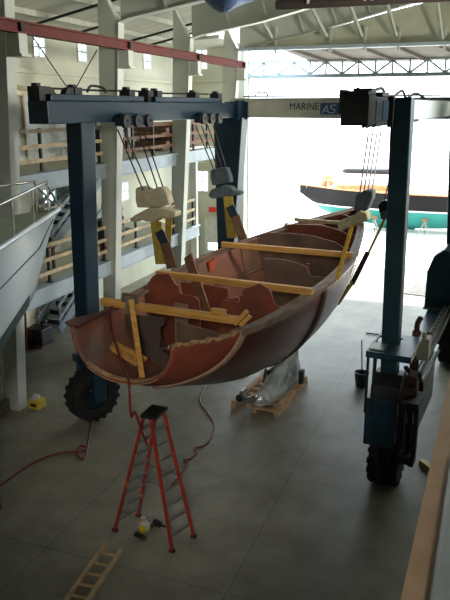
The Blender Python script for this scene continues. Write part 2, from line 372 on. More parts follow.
# guard rails
def guardrail(y0, y1, z, lab, rm):
    x = XF0-.14
    t = thing('guardrail', lab, 'railing', (x, (y0+y1)/2, z), 'W', 'mezzanine guardrails')
    n = max(2, round((y1-y0)/1.5)+1)
    for i in range(n):
        y = y0+.1+(y1-y0-.2)*i/(n-1)
        MB().box((x-.035,y-.035,z),(x+.035,y+.035,z+1.08)).box((x-.09,y-.06,z),(x+.09,y+.06,z+.015)).build('post', M['dark'], t)
    for h in (.28,.64,1.02): MB().box((x+.036,y0+.02,z+h-.05),(x+.075,y1-.02,z+h+.05)).build('rail', M[rm], t)
guardrail(13.5,18.0,2.95,'pale guardrail on the lower gallery beside the white yacht bow','pale')
guardrail(18.45,23.05,2.95,'pale guardrail on the lower gallery behind the near beige canvas blocks','pale')
guardrail(23.5,24.95,2.95,'short guardrail at the far end of the lower gallery','pale')
guardrail(9.2,13.05,5.9,'guardrail on the upper gallery at the left picture edge','pale')
guardrail(13.5,18.0,5.9,'wooden guardrail on the upper gallery behind the near left hoist leg','pale')
guardrail(18.45,23.05,5.9,'wooden guardrail on the upper gallery behind the near sling ropes','timberd')
guardrail(23.5,27.9,5.9,'wooden guardrail on the upper gallery behind the far left sling ropes','timberd')
# stairs
def stairs(y0, y1, z0, z1, lab):
    t = thing('staircase', lab, 'staircase', (-13.3, y0, z0), 'W', 'gallery staircases')
    n = 13; xa, xb = -13.95, -13.1
    for x in (xa, xb): MB().bar((x,y0,z0+.12),(x,y1,z1-.1),.06,.32).build('stringer', M['steelg'], t)
    for i in range(n):
        f = (i+.5)/n; y = y0+(y1-y0)*f; z = z0+(z1-z0)*f+.04
        tr_ = MB().box((xa+.03,y-.19,z),(xb-.03,y+.17,z+.05)).build('tread', M['mezz'], t); MB().box((xa+.03,y+.15,z+.05),(xb-.03,y+.17,z+.21)).build('dark_gap', M['dark'], tr_)  # dark strip stands in for the shaded open gap between treads
    for x in (xa, xb):
        mb = MB()
        for h in (.5,.95): mb.bar((x,y0,z0+h),(x,y1,z1+h-.2),.05,.13)
        mb.build('handrail', M['steelg'], t)
        for f in (.02,.35,.68,.98): yy = y0+(y1-y0)*f; zz = z0+(z1-z0)*f; MB().box((x-.03,yy-.03,zz),(x+.03,yy+.03,zz+.95)).build('baluster', M['steelg'], t)
stairs(18.75,23.5,0,2.93,'grey steel staircase rising from the floor under the lower gallery')
stairs(18.65,23.5,2.95,5.88,'grey steel staircase between the lower and the upper gallery')
# red crane runway beam along the columns
rb = thing('crane_runway_beam', 'long red oxide crane rail beam bracketed along the left columns', 'beam', (-9.75,20,9.04))
MB().box((-9.87,11.2,9.04),(-9.63,28.3,9.07)).box((-9.77,11.2,9.07),(-9.73,28.3,9.26)).box((-9.86,11.2,9.26),(-9.64,28.3,9.29)).build('beam_section', M['red'], rb)
MB().box((-9.78,11.2,9.29),(-9.72,28.3,9.32)).build('crane_rail', M['rust'], rb)
for y in (13.1,18.05,23.1,28.0): MB().box((-9.8,y+.08,9.07),(-9.64,y+.2,9.26)).build('stiffener', M['dark'], rb)
# overhead crane bridge near top edge and blue tarpaulin
cb = thing('crane_bridge', 'dark overhead crane bridge girder crossing at the top right edge', 'crane', (-2,16,9.6))
MB().tube([(-4.75,16,9.72),(4.5,16,9.72)], .11, 10).box((-4.7,15.95,9.8),(4.5,16.05,9.98)).build('girder', mat('girder_brown', rgb(66,56,50), .8), cb)
for x in (-4.0,-2.75,-2.6): MB().bar((x,15.9,9.7),(x+.08,15.9,9.5+.9),.05,.05).build('hanger', M['steelw'], cb)
tp = MB(); rows = []
for i in range(9):
    u = i/8; r = []
    for j in range(9):
        v = j/8; x = -6.45+1.5*u; z = 9.98-.4*math.sin(math.pi*u)**.7*math.sin(math.pi*v/2+.3)-.06*math.sin(9*u+5*v); r.append((x,14.6+.9*v,z))
    rows.append(r)
tpt = thing('tarpaulin', 'blue tarpaulin bundle hanging at the top edge under the roof', 'tarpaulin', (-5.6,15,9.6))
tp.grid(rows).build('sheet', M['btarp'], tpt, smooth=True, solid=.01)
for x in (-6.3,-5.1): MB().tube([(x,15,9.85),(x,15,RZ(x))],.02,6).build('cord', M['cable'], tpt)
# wall bracing rods
for i,(a,b) in enumerate((((30,33),(71,93)),((97,50),(73,93)))):
    p, q = at(*a, x=-13.8), at(*b, x=-13.8); q = p+(q-p)*1.05
    o = MB().tube([p,q], .022, 6).build('bracing_rod', M['cable'], None, p)
    tag(o, ('thin wall bracing rod slanting right below the leftmost high window','thin wall bracing rod slanting left below the second high window')[i], 'rod')

# ------------------------------------------------------------------ the boat hoist
H = thing('boat_hoist', 'big dark blue four legged travelling boat hoist straddling the stripped hull', 'boat hoist', (3.7,4,0), 'L')
def P_(name, mb, m, par=H, **k): return mb.build(name, m, par, **k)
def leg(s0,t0,z0,s1,t1,z1,w0,w1,d):
    mb = MB(); vs = []
    for s,t,z,w in ((s0,t0,z0,w0),(s1,t1,z1,w1)): vs += [(s-w/2,t-d/2,z),(s+w/2,t-d/2,z),(s+w/2,t+d/2,z),(s-w/2,t+d/2,z)]
    mb.add(vs,[(3,2,1,0),(4,5,6,7),(0,1,5,4),(1,2,6,5),(2,3,7,6),(3,0,4,7)])
    return mb
P_('leg', leg(.1,0,1.62,.24,0,7.2,.34,.42,.5), M['blue'], bevel=.03)
P_('leg', leg(.1,7.9,1.62,.2,7.9,7.2,.45,1.0,.5), M['blue'], bevel=.03)
P_('leg', leg(7.22,0,1.55,7.1,0,7.66,.3,.36,.32), M['blueveil'], bevel=.03)
P_('leg', leg(7.45,7.9,1.6,7.12,7.9,7.66,.4,.46,.5), M['blueveil'], bevel=.03)
# top longitudinal beams
P_('top_beam', MB().box((-.02,-1.35,7.17),(.48,8.3,7.62)), M['blue'], bevel=.02)
P_('top_beam', MB().box((6.5,-1.7,7.24),(6.9,8.3,7.66)), M['blued'], bevel=.02)
pv = MB()
for t0,t1 in ((-1.2,-.75),(-.7,-.28)): pv.box((6.9,t0,7.29),(6.92,t1,7.6))
P_('side_panel', pv, M['blue'])
P_('beam_cover', MB().box((6.9,.35,7.26),(6.93,7.5,7.64)), M['silver'])
P_('flange_plate', MB().box((6.9,-.26,7.16),(7.0,-.2,7.68)), M['dark'], bevel=.01); P_('end_cap', MB().box((6.48,-1.72,7.22),(6.92,-1.25,7.68)), M['dark'], bevel=.01)
# top gear left
P_('upper_rail', MB().box((.12,-1.15,7.62),(.42,2.35,7.75)).box((.12,2.9,7.62),(.42,6.6,7.75)), M['blue'], bevel=.015)
P_('hydraulic_line', MB().tube([(.05,-1.2,7.87),(.05,1.2,7.86),(.05,2.4,7.88),(.05,4.,7.85),(.05,6.6,7.87)], .025,6).tube(spline([(.1,.5,7.82),(.1,.65,7.95),(.1,1.1,7.92),(.1,1.2,7.82)]),.03,6), M['dark'])
for t in (-1.25,-.55): P_('sheave', MB().lathe([(-.07,.06),(-.07,.2),(-.03,.2),(0,.17),(.03,.2),(.07,.2),(.07,.06)],(.2,t+.25,7.7),(1,.0,0),18), M['dark'], smooth=False)
for t in (-1.35,-.2,1.9,2.75,3.2,5.3,6.8):
    P_('valve_box', MB().box((.0,t,7.62),(.3,t+.25,7.9)).box((.06,t+.05,7.9),(.2,t+.18,7.96)), M['dark'], bevel=.01)
# top gear right
P_('winch_housing', MB().box((6.46,-1.76,7.4),(6.52,-1.4,7.76)).box((6.52,-1.7,7.68),(6.9,-1.2,7.74)).tube([(6.56,-1.3,7.75),(6.86,-1.3,7.75)],.04,12), M['dark'], bevel=.02)
P_('winch_housing', MB().box((6.45,-.7,7.66),(6.9,-.2,7.74)).tube([(6.65,-.6,7.76),(6.65,-.3,7.76)],.05,10), M['dark'], bevel=.02)
P_('hydraulic_line', MB().tube(spline([(6.6,-1.2,7.78),(6.6,-.9,7.72),(6.6,-.2,7.76),(6.65,.3,7.82),(6.7,.5,7.68),(6.6,1.6,7.7),(6.6,2.4,7.82),(6.6,3,7.68),(6.6,4,7.8),(6.6,5.5,7.68)]),.03,6), M['dark'])
# far cross beam with lettering
cbm = P_('cross_beam', MB().box((.1,8.05,7.2),(7.2,8.45,7.74)).box((.1,8.0,7.72),(7.2,8.5,7.77)).box((.1,8.0,7.17),(7.2,8.5,7.21)), M['beamw'], bevel=.01)
P_('pipe_run', MB().tube([(.5,8.2,7.82),(6.6,8.2,7.82)],.025,6).tube(spline([(.9,8.2,7.82),(1.0,8.2,7.93),(1.25,8.2,7.93),(1.35,8.2,7.82)]),.025,6), M['alu'])
P_('end_plate', MB().box((-.05,7.95,7.12),(.75,8.03,7.66)).box((.5,7.6,7.1),(.62,8.03,7.7)), M['bluel'], bevel=.01)
def text(body, s0, z0, h, w, t, m, par, name='lettering'):
    cu = bpy.data.curves.new('tmp','FONT'); cu.body = body; cu.size = 1; cu.extrude = .0; cu.offset = .0
    to = bpy.data.objects.new('tmp', cu); col.objects.link(to); bpy.context.view_layer.update()
    me = bpy.data.meshes.new_from_object(to.evaluated_get(bpy.context.evaluated_depsgraph_get()))
    xs = [v.co.x for v in me.vertices]; ys = [v.co.y for v in me.vertices]; mb = MB()
    kx = w/(max(xs)-min(xs)); ky = h/(max(ys)-min(ys))
    mb.add([(s0+(v.co.x-min(xs))*kx, t, z0+(v.co.y-min(ys))*ky) for v in me.vertices], [tuple(p.vertices) for p in me.polygons])
    bpy.data.objects.remove(to); bpy.data.curves.remove(cu); bpy.data.meshes.remove(me)
    return mb.build(name, m, par, recalc=False)
text('MARINE', 2.13, 7.42, .2, .92, 8.035, M['navy'], cbm)
em = MB().box((3.1,8.03,7.28),(3.72,8.045,7.62)).build('emblem', M['emb'], cbm)
zz = MB()
for pts in ([(3.16,7.32),(3.3,7.55),(3.36,7.36),(3.22,7.4)],[(3.6,7.56),(3.42,7.54),(3.44,7.47),(3.56,7.42),(3.54,7.34),(3.36,7.33)]):
    for a,b in zip(pts[:-1],pts[1:]): zz.bar((a[0],8.022,a[1]),(b[0],8.022,b[1]),.02,.04,up=(0,1,0))
zz.build('emblem_mark', M['ywhite'], cbm)
# trolleys
def trolley(s, t, side):
    dz = .05 if side > 0 else 0; rr = .1 if side > 0 else .15
    tr = P_('trolley', MB().box((s-.1,t-.6,7.08+dz),(s+.1,t+.6,7.27)).box((s-.06,t-.45,7.27),(s+.06,t+.45,7.36)), M['bluel' if side<0 else 'dark'], bevel=.02)
    for k in (-.5,0,.5): MB().lathe([(-.05,.03),(-.05,rr),(-.03,rr),(0,rr-.03),(.03,rr),(.05,rr),(.05,.03)],(s-.14 if side>0 else s+.14,t+k,7.19),(1,0,0),16).build('sheave', M['dark'], tr)
trolley(.6,1.5,-1); trolley(.6,5.4,-1); trolley(6.3,1.72,1); trolley(6.25,5.6,1)
# wheels
def wheel(s, t, rad, wid, ang, arms=True):
    a = Vector((math.cos(ang), math.sin(ang), 0)); c = Vector((s,t,rad))
    w = wid/2; r = rad
    ty = P_('tyre', MB().lathe([(-w*.8,r*.52),(-w*.98,r*.62),(-w,r*.8),(-w*.9,r*.93),(-w*.5,r*.965),(0,r*.97),(w*.5,r*.965),(w*.9,r*.93),(w,r*.8),(w*.98,r*.62),(w*.8,r*.52)], c, a, 36), M['rubber'], smooth=True)
    lg = MB(); b = a.cross(Vector((0,0,1)))
    for k in range(18):
        for sd in (-1,1):
            th = 2*math.pi*(k+(.5 if sd>0 else 0))/18
            rd = b*math.cos(th)+Vector((0,0,1))*math.sin(th); tg = -b*math.sin(th)+Vector((0,0,1))*math.cos(th)
            p = c+rd*r*.965+a*sd*w*.05; q = c+rd*r*.94+a*sd*w*.98+tg*.08*r
            lg.bar(p,q,r*.13,r*.07,up=rd)
            lg.bar(q,c+rd*r*.78+a*sd*w*1.0+tg*.08*r,r*.11,r*.05,up=a)
    lg.build('tread', M['rubber'], ty)
    MB().lathe([(-w*.8,r*.54),(-w*.5,r*.5),(-w*.45,.08),(w*.45,.08),(w*.5,r*.5),(w*.8,r*.54)], c, a, 24).lathe([(-w*.7,0),(-w*.7,.1),(w*.7,.1),(w*.7,0)],c,a,14).build('rim', M['blued'], ty)
    if arms:
        zt = 2*rad+.1; mb = MB()
        for sd in (-1,1):
            p = c+a*sd*(w+.1); mb.bar(p+Vector((0,0,-.1)),Vector((p.x,p.y,zt+.12)),.14,.34,up=a.cross(Vector((0,0,1))))
        e0 = c-a*(w+.26); e1 = c+a*(w+.17)
        mb.bar((e0.x,e0.y,zt+.1),(e1.x,e1.y,zt+.1),.42,.2)
        P_('wheel_fork', mb, M['bluel'], bevel=.02)
wheel(-.07,.28,.67,.5,math.radians(-22))
wheel(7.2,.4,.68,.56,0,False)
wheel(.05,7.95,.7,.56,0)
wheel(7.5,8.1,.75,.62,0,False)
P_('axle_beam', MB().box((6.92,.1,.6),(7.02,.45,1.5)).box((7.66,.1,.6),(7.76,.45,1.5)).box((6.92,.0,1.42),(7.76,.5,1.58)), M['blued'])
P_('axle_beam', MB().box((7.06,7.9,.6),(7.16,8.3,1.75)).box((7.85,7.9,.6),(7.95,8.3,1.75)).box((7.06,7.8,1.55),(7.95,8.4,1.75)), M['blued'])
P_('bottom_beam', MB().box((-.1,.4,1.55),(.25,7.7,1.85)), M['blue'], bevel=.02)
P_('bottom_beam', MB().box((6.92,.2,1.72),(7.3,7.7,2.05)), M['bluel'], bevel=.02)
# right-hand machinery
P_('fender', MB().box((6.9,-.62,1.28),(7.45,-.56,2.24)).box((6.9,-.62,1.3),(6.94,.2,2.18)).box((7.43,-.62,1.3),(7.47,.2,2.1)), M['bluel'], bevel=.015)
P_('machine_cover', MB().prism([(-.5,2.15),(-.45,2.45),(-.2,2.62),(.15,2.6),(.2,2.15)], lambda t,z:(6.95,t,z), lambda t,z:(7.5,t,z)), M['dark'], bevel=.03)
tq = [ats(366,351,t=-.8),ats(408,354,t=-.8)]; zt_ = tq[0].z; ts0, ts1 = tq[0].x, tq[1].x+.06
tb = P_('platform', MB().box((ts0,-.8,zt_-.04),(ts1,-.23,zt_)).box((ts0,-.8,zt_-.12),(ts1,-.77,zt_-.04)).box((ts1-.03,-.8,zt_-.12),(ts1,-.23,zt_-.04)).box((ts0,-.8,zt_-.12),(ts0+.03,-.23,zt_-.04)).box((ts0,-.23,zt_-.04),(6.93,.4,zt_)).box((7.38,-.23,zt_-.04),(ts1,.4,zt_)).box((6.93,.2,zt_-.04),(7.38,.4,zt_)), M['bluel'])
MB().box((6.93,-.68,zt_),(7.2,-.3,zt_+.02)).build('tray', M['alu'], tb)
for s_,t_ in ((ts0+.04,-.76),(ts0+.04,-.1),(7.05,-.74)): MB().box((s_-.022,t_-.022,2.0),(s_+.022,t_+.022,zt_-.03)).build('support', M['dark'], tb)
P_('step_frame', MB().box((7.5,-.5,1.2),(7.62,-.3,2.2)).box((7.62,-.45,2.05),(7.85,.1,2.2)).box((7.78,-.45,1.1),(7.86,-.3,2.1)).box((7.55,-.5,.95),(7.85,-.3,1.12)).tube([(7.7,-.3,1.0),(7.7,-.3,2.1)],.05,8), M['dark'], bevel=.01)
P_('cylinder', MB().tube([(7.36,-.35,.5),(7.42,-.35,1.3)],.05,8).tube([(7.5,-.32,.45),(7.52,-.32,1.3)],.04,8).tube([(7.2,-.37,.5),(7.05,-.37,1.3)],.045,8), M['dark'])
P_('exhaust_pipe', MB().tube([(7.52,.85,2.2),(7.52,.85,3.2)],.09,10).tube(spline([(7.52,.85,3.2),(7.52,.85,3.35),(7.58,.8,3.5)]),.055,8).tube(spline([(7.68,1.0,2.6),(7.68,1.0,3.05),(7.78,.95,3.12)]),.07,8), M['rust'], smooth=True)
P_('fuel_tank', MB().box((7.6,.5,2.72),(7.82,.85,3.16)).tube([(7.7,.65,3.16),(7.7,.65,3.27)],.05,8), M['tanbox'], bevel=.03)
P_('pump', MB().box((7.5,.15,2.0),(7.7,.5,2.5)).tube([(7.45,.0,2.2),(7.75,.0,2.2)],.12,12), M['rust'], bevel=.02)
P_('engine_cover', MB().box((7.32,.9,.78),(7.62,3.4,1.95)), M['blue'], bevel=.03)
P_('engine_block', MB().box((7.32,.75,1.96),(7.75,2.1,2.15)).box((7.36,.8,1.2),(7.5,.9,1.8)), M['dark'], bevel=.02)
cg = MB()
for i in range(24):
    t = .95+i*.27; cg.box((7.36,t,2.1),(7.48,t+.17,2.17))
cg.box((7.34,.9,2.05),(7.37,7.5,2.2)).box((7.47,.9,2.05),(7.5,7.5,2.2))
P_('chain_guard', cg, M['alu'])
P_('hose_bundle', MB().tube(spline([(7.45,.3,2.6),(7.55,.9,2.25),(7.56,2,2.15),(7.56,5,2.1),(7.5,7.3,2.2)]),.05,6).tube(spline([(7.72,.3,2.5),(7.7,1,2.15),(7.72,3,2.1)]),.04,6), M['dark'])
P_('drive_box', MB().prism([(6.8,2.05),(7.75,2.05),(7.75,3.6),(7.2,3.75),(6.95,3.55),(6.8,3.1)], lambda s,z:(s,6.6,z), lambda s,z:(s,8.2,z)), M['blueveil'], bevel=.03)
P_('box_lip', MB().box((6.78,6.56,2.02),(7.77,8.24,2.08)), M['steelg'])

# ------------------------------------------------------------------ the stripped hull
SC = 3.5
T_ = [-3.65,-3,-1.7,-.5,.8,2.2,4.4,6.5,8.2,9.8,11,11.75]
B_ = [.98,1.2,1.52,1.68,1.78,1.84,1.74,1.40,1.04,.62,.28,.05]
ZS_ = [3.93,3.85,3.7,3.68,3.7,3.73,3.79,3.86,3.92,3.97,4.0,4.04]
ZB_ = [3.08,2.8,2.32,1.92,1.62,1.4,1.22,1.25,1.62,2.25,3.0,3.7]
PA_ = [2.3,2.2,2.05,2.,1.9,1.85,1.7,1.6,1.5,1.4,1.3,1.2]
def hz(t): return interp(T_,ZB_,t), interp(T_,ZS_,t), max(.03,interp(T_,B_,t))
def hull_p(t, h, sd, off=0.):
    zb, zs, b = hz(t); p = interp(T_,PA_,t)
    f = (1-(1-min(h,1))**p)**(1/p) if h < 1 else 1
    return Vector((SC+sd*(b*f+off*max(.2,1-(1-f))), t, zb+(zs-zb)*h-off*(1-f)))
def hull_w(t, z):
    zb, zs, b = hz(t); h = max(0,min(1,(z-zb)/(zs-zb))); p = interp(T_,PA_,t)
    return b*(1-(1-h)**p)**(1/p)
def top_h(t, sd):
    if sd > 0 and t < -2.0:
        u = (-2.0-t)/1.65; v = 1-.035*min(1,u*3)-.035*abs(math.sin(t*9))*min(1,u*3)
        return v
    return 1.
boat = thing('sailboat_hull', 'stripped reddish brown sailboat hull with cut open stern hanging in slings', 'boat hull', (SC,4,1.22), 'L')
tsA = [-3.65+.1*i for i in range(18)]+[-1.8+.25*i for i in range(1,55)]
tsA = [t for t in tsA if t < 11.74]+[11.75]
NS = 14
rows = []
for t in tsA:
    r = []
    for k in range(NS,0,-1): r.append(hull_p(t, top_h(t,1)*(k/NS)**1.7, 1))
    r.append(hull_p(t,0,1))
    for k in range(1,NS+1): r.append(hull_p(t, top_h(t,-1)*(k/NS)**1.7, -1))
    rows.append(r)
# the end is not cut straight: the bottom reaches further forward than the sides
hu = MB().grid(rows)
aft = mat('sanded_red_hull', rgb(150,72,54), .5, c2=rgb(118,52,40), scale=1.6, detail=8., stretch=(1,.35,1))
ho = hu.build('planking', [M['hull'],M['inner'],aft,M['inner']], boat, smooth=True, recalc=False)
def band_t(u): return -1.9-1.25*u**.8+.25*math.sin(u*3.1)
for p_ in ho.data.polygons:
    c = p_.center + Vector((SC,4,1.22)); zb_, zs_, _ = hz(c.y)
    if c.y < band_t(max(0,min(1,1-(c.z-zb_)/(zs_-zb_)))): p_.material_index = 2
kn = min(ho.data.polygons, key=lambda p: (p.center.z))
if kn.normal.z > 0: ho.data.flip_normals()
md = ho.modifiers.new('thick','SOLIDIFY'); md.thickness = .055; md.offset = -1; md.material_offset = 1; md.material_offset_rim = 1
# toe rail / covering board along the sheer
def rail_strip(sd, t0, t1):
    mb = MB(); rows = []
    n = 60
    for i in range(n+1):
        t = t0+(t1-t0)*i/n; p = hull_p(t,1,sd); q = Vector((-sd,0,0)); w = min(.17, hz(t)[2])
        rows.append([p+Vector((sd*.05,0,-.1)),p+Vector((sd*.06,0,-.01)),p+Vector((sd*.05,0,.02)),p+Vector((-sd*.02,0,.03)),p+Vector((-sd*.03,0,.0)),p+Vector((-sd*w,0,.0)),p+Vector((-sd*w,0,-.05)),p+Vector((0,0,-.1))])
    return mb.grid(rows, closed=True)
rail_strip(1,-2.1,11.7).build('toe_rail', M['rail'], boat)
rail_strip(-1,-1.6,11.7).build('toe_rail', M['bulkg'], boat)
# torn cream edge on the right stern quarter
mb = MB(); rows = []
for i in range(40):
    t = -3.66+1.62*i/39; h = top_h(t,1); p = hull_p(t,h,1,.005); dn = .015+.03*abs(math.sin(i*1.7))*abs(math.sin(i*.6))
    q = hull_p(t,h-dn,1,.012); rows.append([q,p+Vector((.012,0,.015)),p+Vector((-.07,0,.012+.01*math.sin(i*2.3))),p+Vector((-.08,0,-.05))])
mb.grid(rows).build('torn_edge', M['torn'], boat, solid=.01)
# pale band running down across the right quarter
mb = MB(); rows = []
for i in range(25):
    u = i/24; t = -1.9-1.25*u**.8+.25*math.sin(u*3.1); h = 1-.97*u; w = .11
    rows.append([hull_p(t-w,h,1,.02),hull_p(t-w*.5,h,1,.045),hull_p(t+w*.5,h,1,.045),hull_p(t+w,h,1,.02)])
mb.grid(rows).build('ground_strip', mat('sanded_band', rgb(172,140,118), .8, c2=rgb(140,108,90), scale=6.), boat, smooth=True, solid=.015)
# left deck remnant lip
lp = hull_p(-3.62,1,-1)
MB().prism([(0,0),(-.22,.12),(-.18,.35),(.02,.9),(.1,.9),(.14,.0)], lambda x,y:(lp.x+x,lp.y+y,lp.z-.02), lambda x,y:(lp.x+x,lp.y+y,lp.z+.03)).build('deck_remnant', M['hull'], boat)
# ragged cut edge on the bottom of the stern
mb = MB(); rows = []
for k in range(-5,6):
    h = (abs(k)/12)**1.7; sd = 1 if k >= 0 else -1; p = hull_p(-3.66,h,sd,.004)
    rows.append([p,p+Vector((0,.09+.05*math.sin(k*2.1),.0))+Vector((-sd*.0,0,.0)),p+Vector((0,.1,.06)),p+Vector((0,-.01,.065))])
mb.grid(rows).build('cut_edge', M['torn'], boat, solid=.01)
def bulkhead(t, top, m, name='bulkhead', th=.05, inset=.05):
    L, Rr = top[0], top[-1]
    poly = list(top)
    zr = Rr[1]
    def side(sd, z0, s_lim):
        zb = hz(t)[0]; out = []
        for i in range(13):
            z = z0+(zb+.05-z0)*(i/12); w = max(0,hull_w(t,z)-inset)
            s = sd*w
            if s_lim is not None: s = max(s, s_lim[0]); s = min(s, s_lim[1])
            out.append((s,z))
        return out
    lim = (top[0][0] if top[0][0] > -.9*hz(t)[2] else -9, top[-1][0] if top[-1][0] < .9*hz(t)[2] else 9)
    poly = [(max(min(s,hull_w(t,z)-inset if z < hz(t)[1] else hz(t)[2]-inset), -(hull_w(t,z)-inset) if z < hz(t)[1] else -(hz(t)[2]-inset)),z) for s,z in top]
    zb = hz(t)[0]
    if lim[1] > 8: poly += side(1, zr, lim)[1:]
    else:
        # straight inner edge down to the hull bottom
        zz = zb+.06
        while hull_w(t,zz)-inset < abs(lim[1]) and zz < 3: zz += .05
        poly += [(lim[1],zz)]
        if lim[1] > 0: poly += [(lim[1]*.5, zb+.06+(zz-zb)*.3)]
    if lim[0] < -8: poly += list(reversed(side(-1, L[1], lim)[1:]))
    else:
        zz = zb+.06
        while hull_w(t,zz)-inset < abs(lim[0]) and zz < 3: zz += .05
        poly += [(lim[0],zz)]
    out = []
    for p in poly:
        if not out or (abs(p[0]-out[-1][0])+abs(p[1]-out[-1][1])) > 1e-4: out.append(p)
    return MB().prism(out, lambda s,z:(SC+s,t,z), lambda s,z:(SC+s,t+th,z)).build(name, M[m], boat)
bulkhead(-1.2, [(-1.52,3.4),(-.6,3.44),(-.62,3.3),(-.72,3.2),(-.7,3.0),(-.73,2.8),(-.66,2.72),(-.5,2.6)], 'bulkd')
bulkhead(-.95, [(-.45,3.3),(.55,3.2),(.6,3.1),(1.3,3.05)], 'bulkg')
bulkhead(-.1, [(-1.66,3.65),(-1.62,3.8),(-1.5,3.96),(-1.4,4.02),(-1.1,4.05),(-1.03,3.98),(-.95,3.85),(-.86,3.8),(-.86,3.7),(-.8,3.64),(-.48,3.62),(-.38,3.55),(-.36,3.4)], 'bulk')
bulkhead(-.1, [(.1,3.3),(.12,3.57),(.18,3.62),(.56,3.62),(.62,3.68),(.64,3.88),(.7,3.93),(1.0,4.07),(1.2,3.98),(1.25,3.92),(1.33,3.68),(1.4,3.64),(1.62,3.62)], 'bulk')
bulkhead(1.6, [(-1.75,3.4),(-1.0,3.42),(-.5,3.38),(-.45,3.0),(-.3,2.6)], 'bulk')
bulkhead(3.0, [(-.14,3.4),(-.14,3.86),(.3,3.89),(.7,3.84),(.98,3.76),(1.03,3.6),(1.1,3.54),(1.75,3.55)], 'bulkg')
bulkhead(5.8, [(-1.66,3.86),(-1.1,3.98),(-.5,4.02),(.2,4.0),(.9,3.86),(1.1,3.74),(1.62,3.72)], 'bulkg')
bulkhead(7.3, [(-1.45,3.92),(-1.0,4.02),(0,4.06),(.6,3.94),(.8,3.84),(1.4,3.82)], 'bulk')
bulkhead(9.6, [(-.88,3.9),(0,4.08),(.88,3.9)], 'bulk')
# stringers and sole inside
for sd in (-1,1):
    mb = MB()
    for h in (.66,): mb.tube([hull_p(t,h,sd,-.09) for t in [(-.6 if sd<0 else -1.0)+.5*i for i in range(26)] if t < 10.6], .06, 6)
    mb.build('stringer', M['bulkg'], boat)
mb = MB(); rows = []
for i in range(28):
    t = -.9+.4*i; z = hz(t)[0]+.62; w = max(.05,hull_w(t,z)-.08); rows.append([(SC-w,t,z),(SC+w,t,z)])
mb.grid([r for r in rows if r[0][1] < 9.4]).build('cabin_sole', M['bulkg'], boat, solid=.03)
mb = MB()
for t in (2.5,4.9,6.6,8.4):
    pts = [hull_p(t,(k/8)**1.5*.96,-1,-.08) for k in range(8,-1,-1)]+[hull_p(t,(k/8)**1.5*.8,1,-.08) for k in range(1,9)]
    MB().tube(pts,.03,6).build('rib', M['inner'], boat)
pq = ats(212,266,s=SC-1.68)
MB().prism([(-.2,0),(.2,.05),(.14,-.28),(-.15,-.25)], lambda y,z:(SC-1.71,pq.y+y,pq.z+.13+z), lambda y,z:(SC-1.66,pq.y+y,pq.z+.13+z)).build('repair_patch', mat('orange_primer', rgb(168,76,44), .7), boat)
for t in (.45,.62,3.9,4.2): MB().box((SC+.15+(t*.1),t,2.3),(SC+.25+t*.1,t+.08,3.55)).build('cabin_post', M['bulk'], boat)
MB().box((SC-.3,1.1,2.2),(SC+.02,1.15,3.3)).build('locker_panel', M['bulkg'], boat)
MB().box((SC-.75,-.5,2.45),(SC-.45,-.46,3.55)).build('locker_panel', mat('pale_panel', rgb(140,112,96), .7), boat)
# keel stump
mb = MB(); mb.prism([(2.4,1.42),(3.0,1.05),(6.6,.98),(7.2,1.42)], lambda t,z:(SC-.12,t,z), lambda t,z:(SC+.12,t,z)); mb.build('keel_stump', M['blued'] if False else M['bulkg'], boat, bevel=.03)

# things lying on / in the hull
def plank(p, q, w, h, label, m='timber', name='timber_beam', cat='timber', group=None):
    p = Vector(p); q = Vector(q); c = (p+q)/2; up = (0,0,1)
    o = MB().bar(p, q, w, h, up).build(name, M[m], None, c, 'L', bevel=.006); return tag(o, label, cat, group)
plank((SC-1.7,-1.72,3.79),(SC+1.36,-1.72,3.79),.13,.14,'pine beam across the cut stern end of the hull',group='spreader beams across the hull')
plank((SC-1.9,.75,3.8),(SC+1.87,.72,3.8),.13,.14,'pine beam across the hull, second beam from the cut stern',group='spreader beams across the hull')
plank((SC-1.84,4.15,3.88),(SC+1.78,4.25,3.88),.13,.14,'pine beam across the hull, third beam from the cut stern',group='spreader beams across the hull')
plank((SC-1.2,8.3,4.0),(SC+1.05,8.35,4.0),.13,.1,'thin weathered beam across the bow, farthest of the beams',m='pale',group='spreader beams across the hull')
p0 = ats(131,303,t=-1.88); p1 = ats(142,376,t=-2.75)
plank(p0+Vector((0,0,.05)), (p1.x,p1.y,hz(-2.75)[0]+.1), .1,.08,'pale yellow strut leaning from the stern beam down into the stern', name='timber_strut')
pb = thing('clamp_block','grey block in a plywood surround clamped on the stern beam','block',(p0.x-.08,-1.72,3.87),'L')
MB().box((p0.x-.24,-1.83,3.87),(p0.x+.1,-1.78,4.05)).build('block', M['bulkg'], pb); MB().box((p0.x-.14,-1.86,3.72),(p0.x+.06,-1.825,4.0)).build('plate', M['alu'], pb)
for i,(a,b,l) in enumerate((((110,347),(138,364),'upper loose pine offcut lying in the stern'),((113,343),(146,360),'long loose pine offcut lying behind the others in the stern'),((122,364),(142,356),'short loose pine offcut lying crosswise in the stern'))):
    ta = -2.3+.2*i; A = ats(*a,t=ta); Bq = ats(*b,t=ta)
    plank(A,Bq,.12,.06,l,name='timber_offcut')
for i,(a,b,l) in enumerate((((235,324),(247,311),'pine stick standing steep against the right end of the stern beam'),((241,325),(250,316),'pine stick leaning low against the right end of the stern beam'))):
    A = ats(*a,t=-1.95); Bq = ats(*b,t=-1.95); plank(A,Bq,.09,.08,l,name='timber_offcut')
pp = ats(221,316,t=-1.72)
tag(MB().box((pp.x-.18,-1.78,3.87),(pp.x+.1,-1.68,3.96)).build('timber_offcut', M['timber'], None, (pp.x,-1.73,3.87),'L'),'flat pine offcut on the stern beam beside the leaning blocks','timber')
A = ats(188,256,t=1.4); Bq = ats(207,314,t=.6)
